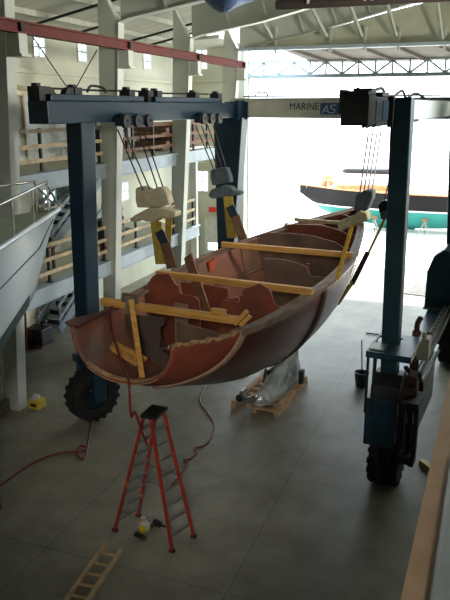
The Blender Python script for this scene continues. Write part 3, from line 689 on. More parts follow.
tag(MB().bar(A,Bq,.24,.05,(0,1,0)).build('board', M['timberd'], None, (A+Bq)/2,'L'),'wide brown board leaning against the mid-hull beam','board')
tag(MB().bar(ats(284,231,t=8.2),ats(288,224,t=8.2),.16,.2,(0,1,0)).build('timber_offcut', M['pale'], None, ats(286,228,t=8.2),'L'),'pale round-ended block on the left deck edge near the bow','timber')
# orange air hose hanging inside the stern and over the edge
pts = [ats(106,305,t=-1.8),ats(110,320,t=-1.75),ats(116,335,t=-1.9),ats(112,325,t=-1.9)]
hs = [ats(112,306,t=-1.85),ats(111,318,t=-1.9),ats(113,335,t=-2.2),ats(118,352,t=-2.6),ats(124,371,t=-3.2),ats(128,378,t=-3.55),(*ats(129,383,t=-3.75)[:2],3.1),(*ats(130,392,t=-3.8)[:2],2.6)]
hs += [ats(135,412,t=-3.8),ats(142,432,t=-3.7)]
e = ats(147,445,t=-3.6); hs += [e]
tag(MB().tube(spline(hs,6),.022,6).build('air_hose', M['hose'], None, hs[0],'L',smooth=True),'thin red hose trailing out over the cut stern behind the stepladder','hose')

# ------------------------------------------------------------------ slings and blocks
def block(label, up_poly, low_poly, ropes, t, th, mu, ml, tops, top_t, org):
    b = thing('hoist_block', label, 'hoist block', org, 'L', 'canvas wrapped hoist blocks')
    for nm, poly, mm, th_ in (('upper_cover', up_poly, mu, th), ('lower_cover', low_poly, ml, th*1.15)):
        mb = MB(); P2 = [ats(*p,t=t) for p in poly]; P2 = [(v.x,v.z) for v in spline([Vector((q.x,q.z,0)) for q in P2]+[Vector((P2[0].x,P2[0].z,0))],3)[:-1]] if False else [(q.x,q.z) for q in P2]
        mb.prism(P2, lambda s,z:(s,t-th_/2,z), lambda s,z:(s,t+th_/2,z)); mb.build(nm, M[mm], b, bevel=.03)
    for (px,py),(dt) in zip(ropes, top_t):
        q = ats(px,py,t=t+dt*.25); p = Vector((tops[0],tops[1]+dt,7.0))
        MB().tube([p,q],.018,6).build('rope', M['cable' if org[0] < 4 else 'steelg'], b)
    return b
block('beige canvas wrapped block pair hanging over the near left hull side',
  [(138,188),(142,186),(148,187),(154,191),(158,187),(165,187),(169,192),(172,203),(165,206),(152,207),(140,207),(138,200)],
  [(132,219),(138,214),(146,210),(152,207),(162,207),(172,209),(179,211),(178,216),(170,219),(164,217),(158,221),(150,221),(143,219),(137,222)],
  [(143,190),(150,190),(158,190),(164,190)], 1.7,.26,'canvas','canvas',(.42,1.7),(-.55,-.3,.3,.55),(1.2,1.7,5))
block('grey canvas wrapped block pair hanging in front of the far left hoist leg',
  [(212,170),(218,168),(228,167),(231,176),(232,182),(222,184),(214,185),(212,178)],
  [(210,195),(213,189),(219,187),(224,185),(232,186),(236,190),(243,192),(241,195),(233,196),(226,195),(219,198),(213,198)],
  [(215,172),(219,172),(223,171),(227,171)], 5.8,.26,'canvasg','canvasg',(.42,5.6),(-.55,-.2,.2,.55),(1.1,5.8,5.2))
block('dark block with pale canvas cover hanging over the near right hull side',
  [(355,207),(358,194),(363,191),(369,189),(375,190),(374,198),(369,209),(362,213),(357,212)],
  [(339,226),(341,220),(349,217),(356,214),(362,209),(369,212),(370,219),(363,222),(355,224),(347,228),(341,231)],
  [(360,193),(364,192),(368,191),(372,191)], 1.7,.26,'canvasg','canvasp',(6.25,1.7),(-.55,-.2,.2,.55),(6,1.7,5))
block('small dark block behind the near right hoist leg on the far sling',
  [(379,205),(383,200),(388,200),(392,206),(388,212),(381,213)],[(381,213),(384,210),(390,211),(391,216),(386,219),(382,218)],
  [(384,202),(388,202)], 5.8,.34,'blued','canvasg',(6.1,5.6),(-.4,.4),(5.7,5.8,4.6))
def sling(label, t, left, right, org, bandm):
    s = thing('sling', label, 'sling', org, 'L', 'lifting slings')
    w = .26; rows = []
    for k in range(14,0,-1): rows.append((hull_p(t-w/2,(k/14)**1.6,-1,.035),hull_p(t+w/2,(k/14)**1.6,-1,.035)))
    for k in range(0,15): rows.append((hull_p(t-w/2,(k/14)**1.6,1,.035),hull_p(t+w/2,(k/14)**1.6,1,.035)))
    MB().grid([list(r) for r in rows]).build('belly_band', M[bandm], s, smooth=True, solid=.025)
    for p, q, wd, m, nm in left+right:
        MB().bar(p, q, wd, .03, (0,1,0)).build(nm, M[m], s)
    return s
t = 1.7; eL = Vector((SC-hz(t)[2]-.08,t,3.82)); eR = Vector((SC+hz(t)[2]+.08,t,3.85))
sling('lifting sling around the middle of the hull under the near blocks', t,
  [(ats(155,218,t=t),ats(160,238,t=t),.14,'strap','strap'),(ats(156,222,t=t-.1),ats(161,264,t=t-.1),.3,'strapo','strap'),(ats(169,217,t=t+.1),ats(167,262,t=t+.1),.18,'strapo','strap'),
   (ats(159,231,t=t-.2),ats(166,246,t=t-.2),.24,'bucket','sleeve'),(ats(165,243,t=t-.22),ats(172,268,t=t-.22),.27,'sleeve','sleeve')],
  [(ats(353,222,t=t),ats(337,279,t=t),.08,'strap','strap')], (SC,t,1.3), 'band')
t = 5.8
sling('lifting sling around the forward hull under the far blocks', t,
  [(ats(226,196,t=t),ats(231,216,t=t),.16,'strap','strap'),(ats(228,196,t=t-.1),ats(232,238,t=t-.1),.3,'strapo','strap'),
   (ats(230,206,t=t-.2),ats(236,220,t=t-.2),.26,'bucket','sleeve'),(ats(235,216,t=t-.22),ats(243,240,t=t-.22),.28,'sleeve','sleeve')],
  [(ats(388,212,t=t),ats(367,256,t=t),.07,'strap','strap'),(ats(368,252,t=t),ats(352,284,t=t),.14,'band','sleeve'),(ats(353,282,t=t),hull_p(t,.34,1,.05),.1,'strapo','strap')], (SC,t,1.3), 'band')

# ------------------------------------------------------------------ pallet with wrapped engine
pa = thing('pallet','long brown slatted wooden pallet on the floor under the hull','pallet',(3.45,3.4,0),'L')
for s in (2.86,3.46,4.04): MB().box((s-.05,2.25,0),(s+.05,4.65,.12)).build('runner', M['pallet'], pa)
for i in range(7):
    tt = 2.25+i*.37; MB().box((2.81,tt,.12),(4.09,tt+.13,.15)).build('slat', M['pallet'], pa)
for s in (2.88,4.02): MB().box((s-.06,2.25,.15),(s+.06,4.65,.23)).build('side_rail', M['pallet'], pa)
en = thing('wrapped_engine','engine wrapped in grey plastic sheet standing on the pallet','engine',(3.4,3.3,.15),'L')
rows = []
for i in range(15):
    u = i/14; t = 2.42+1.9*u; hgt_ = .3+.32*min(1,u*2.2)+.44*max(0,(u-.2)/.8)**1.05; w = .1+.15*math.sin(math.pi*min(1,u*1.1+.1)); cx = 3.44+.42*u
    r = []
    for k in range(13):
        a = math.pi*k/12; rr = 1+.10*math.sin(5*a+i*.5)+.05*math.sin(11*a-i*.7)
        r.append((cx-math.cos(a)*w*rr*(1.15-.35*math.sin(a)), t+.05*math.sin(a*7+i), .15+math.sin(a)**1.1*hgt_*(.9+.1*rr)))
    rows.append(r)
rows = [[(3.42+.0*k,2.40,.16+.1*math.sin(math.pi*k/12)) for k in range(13)]]+rows+[[(rows[-1][6][0],4.36,.2+.9*math.sin(math.pi*k/12)) for k in range(13)]]
MB().grid(rows).build('plastic_sheet', M['sheet'], en, smooth=True)
MB().box((3.1,2.12,.2),(3.2,2.4,.6)).box((3.0,2.1,.2),(3.3,2.14,.3)).tube([(3.2,2.2,.3),(3.42,2.5,.32)],.09,10).build('flywheel_housing', M['alu'], en, bevel=.02)
MB().tube([(3.12,2.06,.42),(3.12,2.12,.42)],.1,14).build('flywheel', M['dark'], en)
MB().tube([(3.7,4.0,.85),(3.5,3.2,.72)],.12,10).tube([(3.4,3.0,.5),(3.38,3.2,.85)],.03,6).build('intake', M['dark'], en)
MB().box((4.02,4.0,.23),(4.14,4.2,.62)).build('battery_box', M['dark'], en, bevel=.02)

# ------------------------------------------------------------------ stepladder
la = thing('stepladder','tall red double stepladder standing open on the floor','ladder',(-4.98,9.64,0))
fA, fB = Vector((-5.71,9.47,0)), Vector((-5.52,10.03,0)); rA, rB = Vector((-4.47,9.28,0)), Vector((-4.28,9.8,0))
tA, tB = Vector((-4.98,9.5,2.42)), Vector((-4.88,9.8,2.42))
for a, b, w in ((fA,tA+Vector((-.06,0,0)),.085),(fB,tB+Vector((-.06,0,0)),.085),(rA,tA+Vector((.06,0,0)),.07),(rB,tB+Vector((.06,0,0)),.07)):
    r_ = MB().bar(a+Vector((0,0,.03)), b, w, .035, (1,0,0)).build('rail', M['ladder'], la)
    MB().box((a.x-.05,a.y-.03,0),(a.x+.05,a.y+.03,.05)).build('foot', M['rubber'], r_)
for k in range(1,9):
    u = k/9; MB().bar(fA.lerp(tA+Vector((-.06,0,0)),u), fB.lerp(tB+Vector((-.06,0,0)),u), .09,.03).build('step', M['alu'], la)
    MB().bar(rA.lerp(tA+Vector((.06,0,0)),u), rB.lerp(tB+Vector((.06,0,0)),u), .035,.03).build('crossbar', M['alu'], la)
MB().bar(fA.lerp(tA,.5),rA.lerp(tA,.5),.03,.02).bar(fB.lerp(tB,.5),rB.lerp(tB,.5),.03,.02).build('spreader', M['alu'], la)
MB().box((-5.08,9.42,2.4),(-4.77,9.88,2.46)).build('top_cap', M['dark'], la, bevel=.01)
MB().bar(fA.lerp(tA,.36)+Vector((-.03,-.01,0)),fA.lerp(tA,.45)+Vector((-.03,-.01,0)),.05,.037,(1,0,0)).build('sticker', M['yel'], la)
# wooden ladder on floor
wl_ = thing('wooden_ladder','old grey wooden ladder lying flat on the floor at the bottom edge','ladder',(-5.4,7.6,0))
a0, a1 = Vector((-5.63,8.95,.05)), Vector((-5.36,6.2,.05)); off = Vector((.33,.03,0))
MB().bar(a0,a1,.05,.09).build('rail', M['lwood'], wl_); MB().bar(a0+off,a1+off,.05,.09).build('rail', M['lwood'], wl_)
for k in range(10):
    p = a0.lerp(a1,.07+k*.1); MB().bar(p,p+off,.045,.03).build('rung', M['lwood'], wl_)
# small things on the floor
b = thing('plastic_bag','small white plastic bag with yellow contents beside the stepladder','bag',(-5.22,9.68,0))
rows = [[(-5.22+r*math.cos(k*math.pi/5)*(1+.15*math.sin(k*3+i)),9.68+r*math.sin(k*math.pi/5),z) for k in range(10)] for i,(z,r) in enumerate(((0,.02),(.01,.1),(.08,.12),(.15,.09),(.2,.05),(.25,.07)))]
MB().grid(rows,closed=True).build('film', M['bag'], b, smooth=True)
MB().lathe([(0,0),(0,.06),(.09,.06),(.1,0)],(-5.2,9.58,.05),(.2,-.3,1),10).build('contents', M['yel'], b)
sg = thing('drill','dark hand drill lying on the floor under the stepladder','tool',(-5.0,9.85,0))
MB().tube([(-5.12,9.9,.06),(-4.98,9.86,.06)],.06,10).tube([(-4.98,9.86,.06),(-4.86,9.83,.06)],.02,8).build('body', M['dark'], sg)
MB().bar((-5.08,9.88,.05),(-5.13,9.72,.04),.05,.06).build('handle', M['rust'], sg)
gd = thing('grinder','small dark grinder lying on the floor beside the plastic bag','tool',(-5.22,9.4,0))
MB().tube([(-5.28,9.45,.05),(-5.12,9.42,.05)],.045,10).build('body', M['dark'], gd); MB().lathe([(0,0),(0,.07),(.02,.07),(.02,0)],(-5.1,9.41,.02),(0,0,1),14).build('disc', M['rust'], gd)
h1 = [at(91,390,z=.9),at(91,410,z=.02),at(90,430,z=.02),at(86,455,z=.02),at(81,459,z=.02),at(76,452,z=.02),at(80,446,z=.02),at(86,447,z=.02),at(83,451,z=.03),at(60,453,z=.02),at(35,462,z=.02),at(12,477,z=.02),at(-12,495,z=.02)]
tag(MB().tube(spline(h1,6),.025,6).build('air_hose', M['hose'], None, h1[3],smooth=True),'long red hose with a loop crossing the floor at left','hose')
h2 = [at(270,362,z=.02),at(245,366,z=.02),at(222,372,z=.02),at(208,384,z=.02),at(200,400,z=.02),at(207,412,z=.02),at(214,424,z=.02),at(211,438,z=.02),at(203,446,z=.02),at(194,448,z=.02),at(197,453,z=.02),at(190,459,z=.02),at(184,460,z=.03),at(188,464,z=.02),at(181,474,z=.02),at(172,485,z=.02)]
tag(MB().tube(spline(h2,6),.022,6).build('air_hose', M['hose'], None, h2[4],smooth=True),'curling red hose on the floor between stepladder and pallet','hose')
p = at(236,376,z=.04); tag(MB().bar(p+Vector((-.18,0,0)),p+Vector((.18,.1,0)),.08,.07).tube([p+Vector((.15,.08,0)),p+Vector((.3,.18,-.02))],.02,6).build('power_plug', M['dark'], None, p),'black plug lying on the floor left of the pallet','plug')
p = at(361,386,z=0); bk = thing('bucket','dark blue bucket standing on the floor left of the machinery','bucket',p)
MB().lathe([(0,0),(0,.15),(.4,.2),(.42,.215),(.42,.19),(.04,.14),(.04,0)],p,(0,0,1),20).build('pail', M['bucket'], bk, smooth=True)
tag(MB().tube([p+Vector((.02,.05,.06)),p+Vector((-.1,.3,1.25))],.018,6).build('stick', M['dark'], None, p),'thin stick standing in the dark blue bucket','stick')
a, b_ = at(366,333,z=.03), at(386,335,z=.03)
tag(MB().tube([a,b_],.022,6).build('broom_handle', M['rust'], None, a),'thin pole lying on the floor left of the near right hoist leg','pole')
p = at(33,407,z=0)+Vector((.12,0,0)); yb = thing('yellow_box','yellow box on the floor at the foot of the left column','box',p)
MB().box((p.x-.17,p.y-.12,0),(p.x+.15,p.y+.2,.24)).build('case', M['yel'], yb, bevel=.02)
MB().lathe([(0,.1),(.06,.12),(.13,.06),(.14,0)],(p.x,p.y,.24),(0,0,1),10).build('lid', M['bag'], yb, smooth=True)
MB().box((p.x-.1,p.y-.125,.07),(p.x+.08,p.y-.119,.16)).build('panel', M['dark'], yb)
a, b_ = at(421,461,z=.05), at(433,470,z=.05)
ys = thing('wheel_chock','yellow wheel chock lying on the floor right of the near right tyre','chock',at(430,469,z=0))
MB().bar(a,b_,.13,.1,w2=.18,h2=.12).build('wedge', M['yel'], ys, bevel=.01); MB().bar(b_,b_+(b_-a)*.35,.1,.06).build('handle', M['rust'], ys)
a = at(446,445,z=0); tag(MB().lathe([(0,0),(0,.2),(.1,.24),(.22,.18),(.24,0)],(a.x+.1,a.y+.1,0),(0,0,1),16).build('rope_coil', M['dark'], None, a, smooth=True),'dark coil on the floor half hidden by the cream ledge','coil')
a = at(448,408+28,z=0)
m0 = [at(412,296,z=.01),at(427,296,z=.01),at(427,283,z=.01),at(418,283,z=.01),at(406,292,z=.01)]
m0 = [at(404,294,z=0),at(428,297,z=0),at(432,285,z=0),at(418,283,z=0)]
tag(MB().prism([(q.x,q.y) for q in m0], lambda x,y:(x,y,.005), lambda x,y:(x,y,.03)).build('grey_patch', M['plate'], None, m0[0]),'flat grey patch on the sunlit ground beside the far right hoist leg','plate')  # thin grey four-sided patch lying on the floor
# stove-like machine, plywood leaning by wall
p = at(38,347,z=0); st = thing('old_generator','dark generator on the floor under the lower gallery against the wall','machine',p)
MB().box((p.x-.4,p.y-.1,.08),(p.x+.25,p.y+.5,.62)).build('housing', M['dark'], st, bevel=.04); MB().tube([(p.x-.3,p.y-.12,.4),(p.x-.3,p.y+.3,.4)],.2,14).build('fan_guard', M['rust'], st)
for dx in (-.42,.13): MB().box((p.x+dx,p.y-.12,0),(p.x+dx+.13,p.y+.5,.08)).build('skid', M['rust'], st)
MB().tube([(p.x+.1,p.y+.2,.62),(p.x+.1,p.y+.2,.8),(p.x+.25,p.y+.2,.85)],.05,8).build('muffler', M['dark'], st)
p = at(27,350,z=0); tag(MB().add([(p.x-.9,p.y,0),(p.x+.05,p.y,0),(p.x-.15,p.y+.3,1.25),(p.x-.9,p.y+.3,1.25)],[(0,1,2,3)]).build('plywood_sheet', M['bulk'], None, p, solid=.03),'reddish plywood sheet leaning under the gallery left of the generator','plywood')
# plastic enclosure on upper gallery
pe = thing('plastic_enclosure','milky plastic sheet tent with cream canvas roof on the upper gallery','tent',(-13.2,16.9,5.9))
rows = []
for i in range(31):
    u = i/30; y = 14.2+6.0*u; rows.append([(-12.75+.05*math.sin(i*2.2)+.03*math.sin(i*5),y,5.9),(-12.75+.04*math.sin(i*1.7),y,6.9),(-12.8,y,7.95-.25*u)])
MB().grid(rows).build('curtain', M['clear'], pe, smooth=True)
MB().add([(-12.7,14.2,8.15),(-12.7,20.3,7.72),(-13.9,20.3,8.0),(-13.9,14.2,8.6),(-12.7,14.2,7.95),(-12.7,20.3,7.68)],[(0,1,2,3),(4,5,1,0)]).build('canvas_roof', M['tarp'], pe, solid=.02)
for y,z in ((14.2,8.1),(17.2,7.9),(20.25,7.7)): MB().bar((-12.72,y,5.9),(-12.72,y,z),.07,.07).build('pole', M['pale'], pe)
# stores on the galleries
for i in range(6):
    y0 = 23.9+.25*(i%3); z = 5.9+.0+i*.17
    o = MB().box((-12.9+.08*(i%2),y0,z),(-11.5+.05*(i%3),27.4+.1*(i%2),z+.16)).build('lumber', M['timberd' if i%2 else 'bulkg'], None, (-12.2,25.6,z), bevel=.01)
    tag(o, 'brown board in the stack of lumber on the upper gallery', 'lumber', 'lumber stacked on the upper gallery')
rk = thing('pipe_rack','dark steel pipe rack on the upper gallery behind the near sling ropes','rack',(-12.2,20.8,5.9))
for y in (19.2,20.3,21.4,22.4): MB().box((-12.25,y-.05,5.9),(-12.15,y+.05,7.3)).build('upright', M['dark'], rk)
MB().box((-12.35,19.1,6.3),(-12.25,22.5,6.36)).box((-12.35,19.1,6.9),(-12.25,22.5,6.96)).build('crossbar', M['steelg'], rk)
tbx = thing('tool_chest','dark tool chest on the lower gallery behind the near beige blocks','chest',(-12,20.4,2.95))
MB().box((-12.3,19.9,3.05),(-11.7,21.1,3.8)).build('chest_body', M['dark'], tbx, bevel=.02)
for k in range(3): MB().box((-11.7,19.95,3.12+.22*k),(-11.68,21.05,3.3+.22*k)).build('drawer', M['steelg'], tbx)
for x,y in ((-12.2,20),(-11.8,20),(-12.2,21),(-11.8,21)): MB().lathe([(-.02,0),(-.02,.05),(.02,.05),(.02,0)],(x,y,3.0),(1,0,0),10).build('caster', M['rubber'], tbx)
fp = at(102,250,y=17.94); fp.x = max(-10.85,min(-10.7,fp.x))
fe = thing('fire_extinguisher','red fire extinguisher hung on the second column above the lower gallery','fire extinguisher',(fp.x,17.96,3.1))
MB().lathe([(0,0),(0,.085),(.42,.085),(.49,.03),(.54,.03)],(fp.x,17.97,3.1),(0,0,1),14).build('cylinder', M['redp'], fe, smooth=True); MB().box((fp.x-.06,17.94,3.64),(fp.x+.06,18.0,3.69)).build('valve', M['dark'], fe)
MB().box((fp.x-.09,17.95,3.3),(fp.x+.09,18.08,3.34)).build('strap', M['dark'], fe)
wb = thing('workbench','small brown workbench on the lower gallery beside the white yacht bow','bench',(-11.8,15.6,2.95))
MB().box((-12.2,15.0,3.6),(-11.4,16.4,3.66)).build('bench_top', M['timberd'], wb)
for x,y in ((-12.15,15.05),(-11.45,15.05),(-12.15,16.35),(-11.45,16.35)): MB().box((x-.04,y-.04,2.95),(x+.04,y+.04,3.6)).build('leg', M['rust'], wb)
# exit sign and switch boxes on far wall
es = thing('exit_sign','small red lit sign on the far wall above the yard door','sign',(-12.85,YF-.08,1.5)); 
MB().box((-13.05,YF-.1,2.3),(-12.65,YF-.02,2.55)).build('housing', M['exitred'], es)
for i,x in enumerate((-13.75,)):
    o = thing('switch_box','grey electrical box on the far wall left of the yard door','box',(x,YF-.1,1.0)); MB().box((x-.15,YF-.16,.9),(x+.15,YF,1.4)).build('case', M['steelg'], o, bevel=.02); MB().tube([(x,YF-.05,1.4),(x,YF-.05,4.4)],.03,6).build('conduit', M['steelg'], o)

# ------------------------------------------------------------------ white yacht bow at left
yt = thing('motor_yacht','white yacht bow with steel rails jutting in at the left edge','yacht',(-9.6,10.6,0))
tip = at(57,209,y=11.9); axis = Vector((0,1,0)); nrm = Vector((1,0,0))
zB, LB = 3.9, 1.05
rows = []
for i in range(25):
    L = 5.0*(i/24)**1.3; bd = min(1.62, .05+.34*L); zt = tip.z-.03*L
    if L < LB: bc, zc = .03+.03*L, tip.z-(L/LB)**1.15*(tip.z-zB)
    else: bc, zc = .06+.27*(L-LB), zB-.3*(L-LB)
    r = []
    for k in range(9):
        v = k/8; f = v**.8
        r.append(Vector((tip.x+bd+(bc-bd)*f, tip.y-L, zt+(min(zc,zt-.02)-zt)*v)))
    r.append(Vector((tip.x, tip.y-L, zc-(0 if L < LB else min(.35,.25*(L-LB))))))
    rows.append(r)
mir = [[Vector((2*tip.x-q.x,q.y,q.z)) for q in r] for r in rows]
full = [list(r)+list(reversed(m_))[1:] for r,m_ in zip(rows,mir)]
hl = MB().grid(full); hl.build('hull', M['gel'], yt, smooth=True)
MB().grid([[r[0]+Vector((0,0,.0)),m_[0]] for r,m_ in zip(rows,mir)]).build('deck', M['cover'], yt, solid=.03)
MB().grid([[r[7]+nrm*.015,r[8]+nrm*.015] for r in rows[9:]]).build('boot_stripe', M['boot'], yt, solid=.01)
MB().tube([r[0] for r in rows],.05,8).build('rub_rail', M['gel'], yt, smooth=True)
MB().tube([r[3]+nrm*.01 for r in rows[3:]],.012,6).build('cove_line', M['boot'], yt)
for sd, rr in ((1,rows),(-1,mir)):
    top = [rr[i][0]+Vector((0,0,.62)) - nrm*sd*.08 for i in (4,6,9,12,15,18,21,23)]
    mb = MB().tube(spline([rr[0][0]+Vector((0,0,.08))]+[top[0]+Vector((0,0,-.05))]+top,3),.024,8)
    mb.build('bow_rail', M['chrome'], yt, smooth=True)
    for i in (4,9,14,20): q = rr[i][0]-nrm*sd*.08; MB().tube([q,q+Vector((0,0,.62))],.018,6).build('stanchion', M['chrome'], yt)
MB().box(tuple(tip-Vector((.3,.45,-.0))),tuple(tip+Vector((-.1,-.12,.14)))).build('windlass', M['alu'], yt, bevel=.03)
MB().bar(tip-axis*.5+Vector((0,0,.05)),tip+axis*.18+Vector((0,0,.05)),.12,.07).build('anchor_roller', M['chrome'], yt)
cr = MB()
kk = full[8][9]
for i in (6,10):
    q = full[i][9]; cr.box((q.x-.25,q.y-.25,0),(q.x+.25,q.y+.25,q.z-.02))
cr.build('cradle', M['rust'], yt) if False else None
sd_ = thing('boat_stand','steel boat stand under the white yacht bow','stand',(full[17][9].x,full[17][9].y,0))
q = full[17][9]
for dx,dy in ((-.5,-.4),(.5,-.4),(0,.6)): MB().bar((q.x+dx,q.y+dy,0),(q.x,q.y,q.z-.25),.08,.08).build('leg', M['rust'], sd_)
MB().box((q.x-.2,q.y-.2,q.z-.25),(q.x+.2,q.y+.2,q.z-.04)).build('pad', M['timberd'], sd_)

# ------------------------------------------------------------------ near ledge at lower right
lg = thing('parapet','cream topped half wall at the lower right edge','parapet',(.2,4.5,0))
MB().prism([(-.2,2.0),(-.07,7.6),(.75,7.6),(.75,2.0)], lambda x,y:(x,y,0), lambda x,y:(x,y,4.72)).build('wall_body', M['wall'], lg)
MB().prism([(-.24,2.0),(-.11,7.6),(.8,7.6),(.8,2.0)], lambda x,y:(x,y,4.72), lambda x,y:(x,y,4.8)).build('cap', M['cream'], lg)
wp = MB().prism([(-.075,2.0),(-.03,5.0),(.02,5.2),(.6,5.2),(.6,2.0)], lambda x,y:(x,y,4.8), lambda x,y:(x,y,4.9)).build('white_panel', M['whitep'], None, (.25,3.6,4.8), bevel=.03)
tag(wp,'white round-cornered panel lying on the cream ledge','panel')

# ------------------------------------------------------------------ outside
YY = 44.0
yo = thing('sailing_yacht','black sailing yacht with teal bottom propped ashore outside the doorway','yacht',(-4,YY,0))
bx0 = at(300,186,y=YY).x; SH = lambda u: 2.42+.22*abs(u-.35)**1.5; Lh = 13.5
def yh(u,h):  # u along from bow, h -1 bottom .. 1 sheer
    b = 1.75*math.sin(math.pi*min(1,.06+u*.75))**.8*(.05+.95*min(1,u*5)**.7)
    zb = 1.28-1.15*math.sin(math.pi*min(1,max(0,(u-.09)/.91)))**.6 if u > .09 else 1.28+(.09-u)*9
    zs = 2.42+.18*(1-u)**3; z = zb+(zs-zb)*h; w = b*(1-(1-h)**2.2)**.5
    return w, z
def yrow(sd):
    rows = []
    for i in range(33):
        u = i/32; r = []
        for k in range(13):
            h = (k/12)**1.5; w, z = yh(u,h); r.append(Vector((bx0+u*Lh, YY+sd*w, z)))
        rows.append(r)
    return rows
for nm, lo, hi, m in (('bottom',-9,1.36,'teal'),('boot_stripe',1.36,1.45,'ywhite'),('topsides',1.45,9,'yblack')):
    mb = MB()
    for sd in (-1,1):
        rows = []
        for i in range(33):
            u = i/32; w0,z0 = yh(u,0); w1,z1 = yh(u,1); a_ = max(lo,z0); b2 = min(hi,z1)
            if b2-a_ < .005: 
                continue
            r = []
            for k in range(8):
                z = a_+(b2-a_)*k/7; h = (z-z0)/(z1-z0); w = yh(u,max(0,min(1,h)))[0]; r.append((bx0+u*Lh,YY+sd*w,z))
            rows.append(r)
        mb.grid(rows)
    mb.build(nm, M[m], yo, smooth=True)
kx = at(378,225,y=YY).x
MB().prism([(kx-.6,1.0),(kx+2.6,1.0),(kx+2.3,-.0+.05),(kx-.1,.05)], lambda x,z:(x,YY-.15,z), lambda x,z:(x,YY+.15,z)).build('keel', M['teal'], yo, bevel=.05)
MB().grid([[ (bx0+u/20*Lh, YY-yh(u/20,1)[0]*.98, yh(u/20,1)[1]-.01),(bx0+u/20*Lh, YY+yh(u/20,1)[0]*.98, yh(u/20,1)[1]-.01)] for u in range(21)]).build('deck', M['orange'], yo)
MB().tube([ (bx0+u/20*Lh, YY-yh(u/20,1)[0], yh(u/20,1)[1]+.02) for u in range(21)],.05,6).build('toe_rail', M['orange'], yo)
MB().prism([(2.2,2.3),(2.6,2.75),(6.5,2.85),(6.8,2.4)], lambda x,z:(bx0+x,YY-.7,z), lambda x,z:(bx0+x,YY+.7,z)).build('cabin', M['orange'], yo, bevel=.06)
MB().tube(spline([(bx0+1.6,YY,2.6),(bx0+1.8,YY-.1,3.2),(bx0+2.2,YY,2.7)]),.22,8).build('sail_bundle', M['orange'], yo, smooth=True)
q = at(409,90,y=YY); MB().tube([(q.x,YY,2.4),(q.x,YY,16)],.07,8).build('mast', M['alu'], yo, smooth=True)
q0 = at(343,171,y=YY); MB().tube([(q0.x,YY,q0.z),(q0.x+.3,YY,q0.z+.02),(q.x,YY,q0.z+.06)],[.12,.17,.2],10).build('boom_cover', M['dark'], yo, smooth=True)
mb = MB()
for i in range(9): x = bx0+.5+i*1.5; mb.tube([(x,YY-yh((x-bx0)/Lh,1)[0]*.95,2.4),(x,YY-yh((x-bx0)/Lh,1)[0]*.95,3.05)],.02,5)
mb.tube([(bx0+.5+i*1.5,YY-yh((.5+i*1.5)/Lh,1)[0]*.95,3.03) for i in range(9)],.015,5)
mb.build('lifeline', M['chrome'], yo)
for i,x in enumerate((bx0+2.4,bx0+5.2,bx0+8.2)):
    t = thing('boat_stand',('white jack stand under the bow of the black yacht','white jack stand under the middle of the black yacht','white jack stand behind the right hoist leg under the black yacht')[i],'stand',(x,YY-1.5,0),'W')
    for dx,dy in ((-.4,-.5),(.4,-.5),(0,.2)): MB().bar((x+dx,YY-1.5+dy,0),(x,YY-1.45,.8),.05,.05).build('leg', M['alu'], t)
    MB().box((x-.14,YY-1.5,.8),(x+.14,YY-1.36,1.0)).build('pad', M['timberd'], t)
# stone dock kerb
a, b_ = at(246,224,z=0), at(322,213.5,z=0); n = 8
for i in range(n):
    p = a.lerp(b_,i/n); q = a.lerp(b_,(i+.97)/n)
    o = MB().bar(p+Vector((0,0,.19)),q+Vector((0,0,.19)),.5,.38).build('kerb_stone', M['stone'], None, (p+q)/2, bevel=.03)
    tag(o,'pale stone block in the low dock kerb outside the doorway','kerb stone','dock kerb stones')

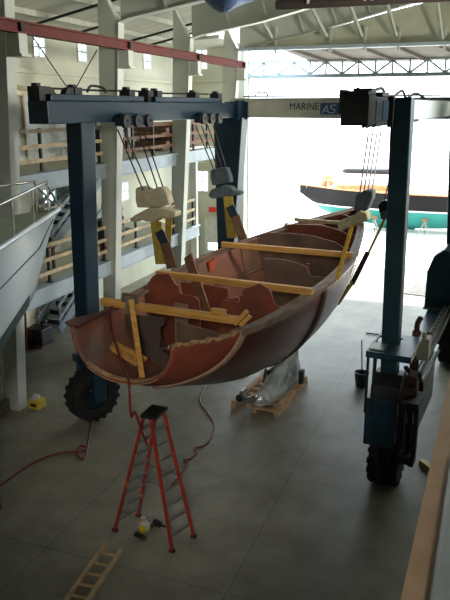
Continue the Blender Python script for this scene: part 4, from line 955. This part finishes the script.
# ------------------------------------------------------------------ camera, light, world
cam = bpy.data.cameras.new('camera'); co = bpy.data.objects.new('camera', cam); col.objects.link(co); sc.camera = co
cam.sensor_fit = 'VERTICAL'; cam.sensor_height = 36; cam.lens = F/600*36; cam.clip_end = 500
Rm = Matrix((_X,_Y,_U))      # rows: world axes in camera coordinates (x right, y down, z forward)
mw = Matrix(((Rm[0][0],-Rm[0][1],-Rm[0][2]),(Rm[1][0],-Rm[1][1],-Rm[1][2]),(Rm[2][0],-Rm[2][1],-Rm[2][2]))).to_4x4()
mw.translation = CAM; co.matrix_world = mw
w = bpy.data.worlds.new('world'); sc.world = w; w.use_nodes = True
bg = w.node_tree.nodes['Background']; bg.inputs[0].default_value = (.80,.92,1,1); bg.inputs[1].default_value = 4.6
def light(kind, name, loc, energy, color, rot=None, size=None, size_y=None, portal=False, angle=None):
    l = bpy.data.lights.new(name, kind); l.energy = energy; l.color = color; o = bpy.data.objects.new(name, l); col.objects.link(o); o.location = loc
    if rot: o.rotation_euler = rot
    if size: l.shape = 'RECTANGLE'; l.size = size; l.size_y = size_y or size
    if portal: l.cycles.is_portal = True
    if angle: l.angle = angle
    return o
s = light('SUN','sun',(0,60,60),6,(1,.95,.86),angle=.01)
s.rotation_euler = Vector((-.12,-.57,-.82)).to_track_quat('-Z','Y').to_euler()
light('AREA','doorway_portal',(-3.9,32.8,4.45),1,(1,1,1),rot=(math.radians(-90),0,0),size=14,size_y=8.8,portal=True)
for i,(x,y,z,e,tx,ty,tz,sp) in enumerate(((3.5,22,8.6,2300,-14,23,7.0,74),(3.5,14,8.6,2900,-14,16,7.0,72),(4.5,24,6.0,1500,-7,27,10.6,56),(1.5,-5,9.8,2600,-5.2,11,3.6,34))):  # added fill spots, no fixtures there; the last sits behind the camera
    l = bpy.data.lights.new('fill_spot','SPOT'); l.energy = e; l.color = (1,.96,.84); l.spot_size = math.radians(sp); l.spot_blend = .8; l.shadow_soft_size = .9
    o = bpy.data.objects.new('fill_spot', l); col.objects.link(o); o.location = (x,y,z)
    o.rotation_euler = (Vector((tx,ty,tz))-Vector((x,y,z))).to_track_quat('-Z','Y').to_euler()
sc.view_settings.view_transform = 'Standard'; sc.view_settings.look = 'None'; sc.view_settings.exposure = .62
sc.cycles.use_denoising = True; sc.cycles.max_bounces = 8; sc.cycles.diffuse_bounces = 5
sc.cycles.sample_clamp_indirect = 6
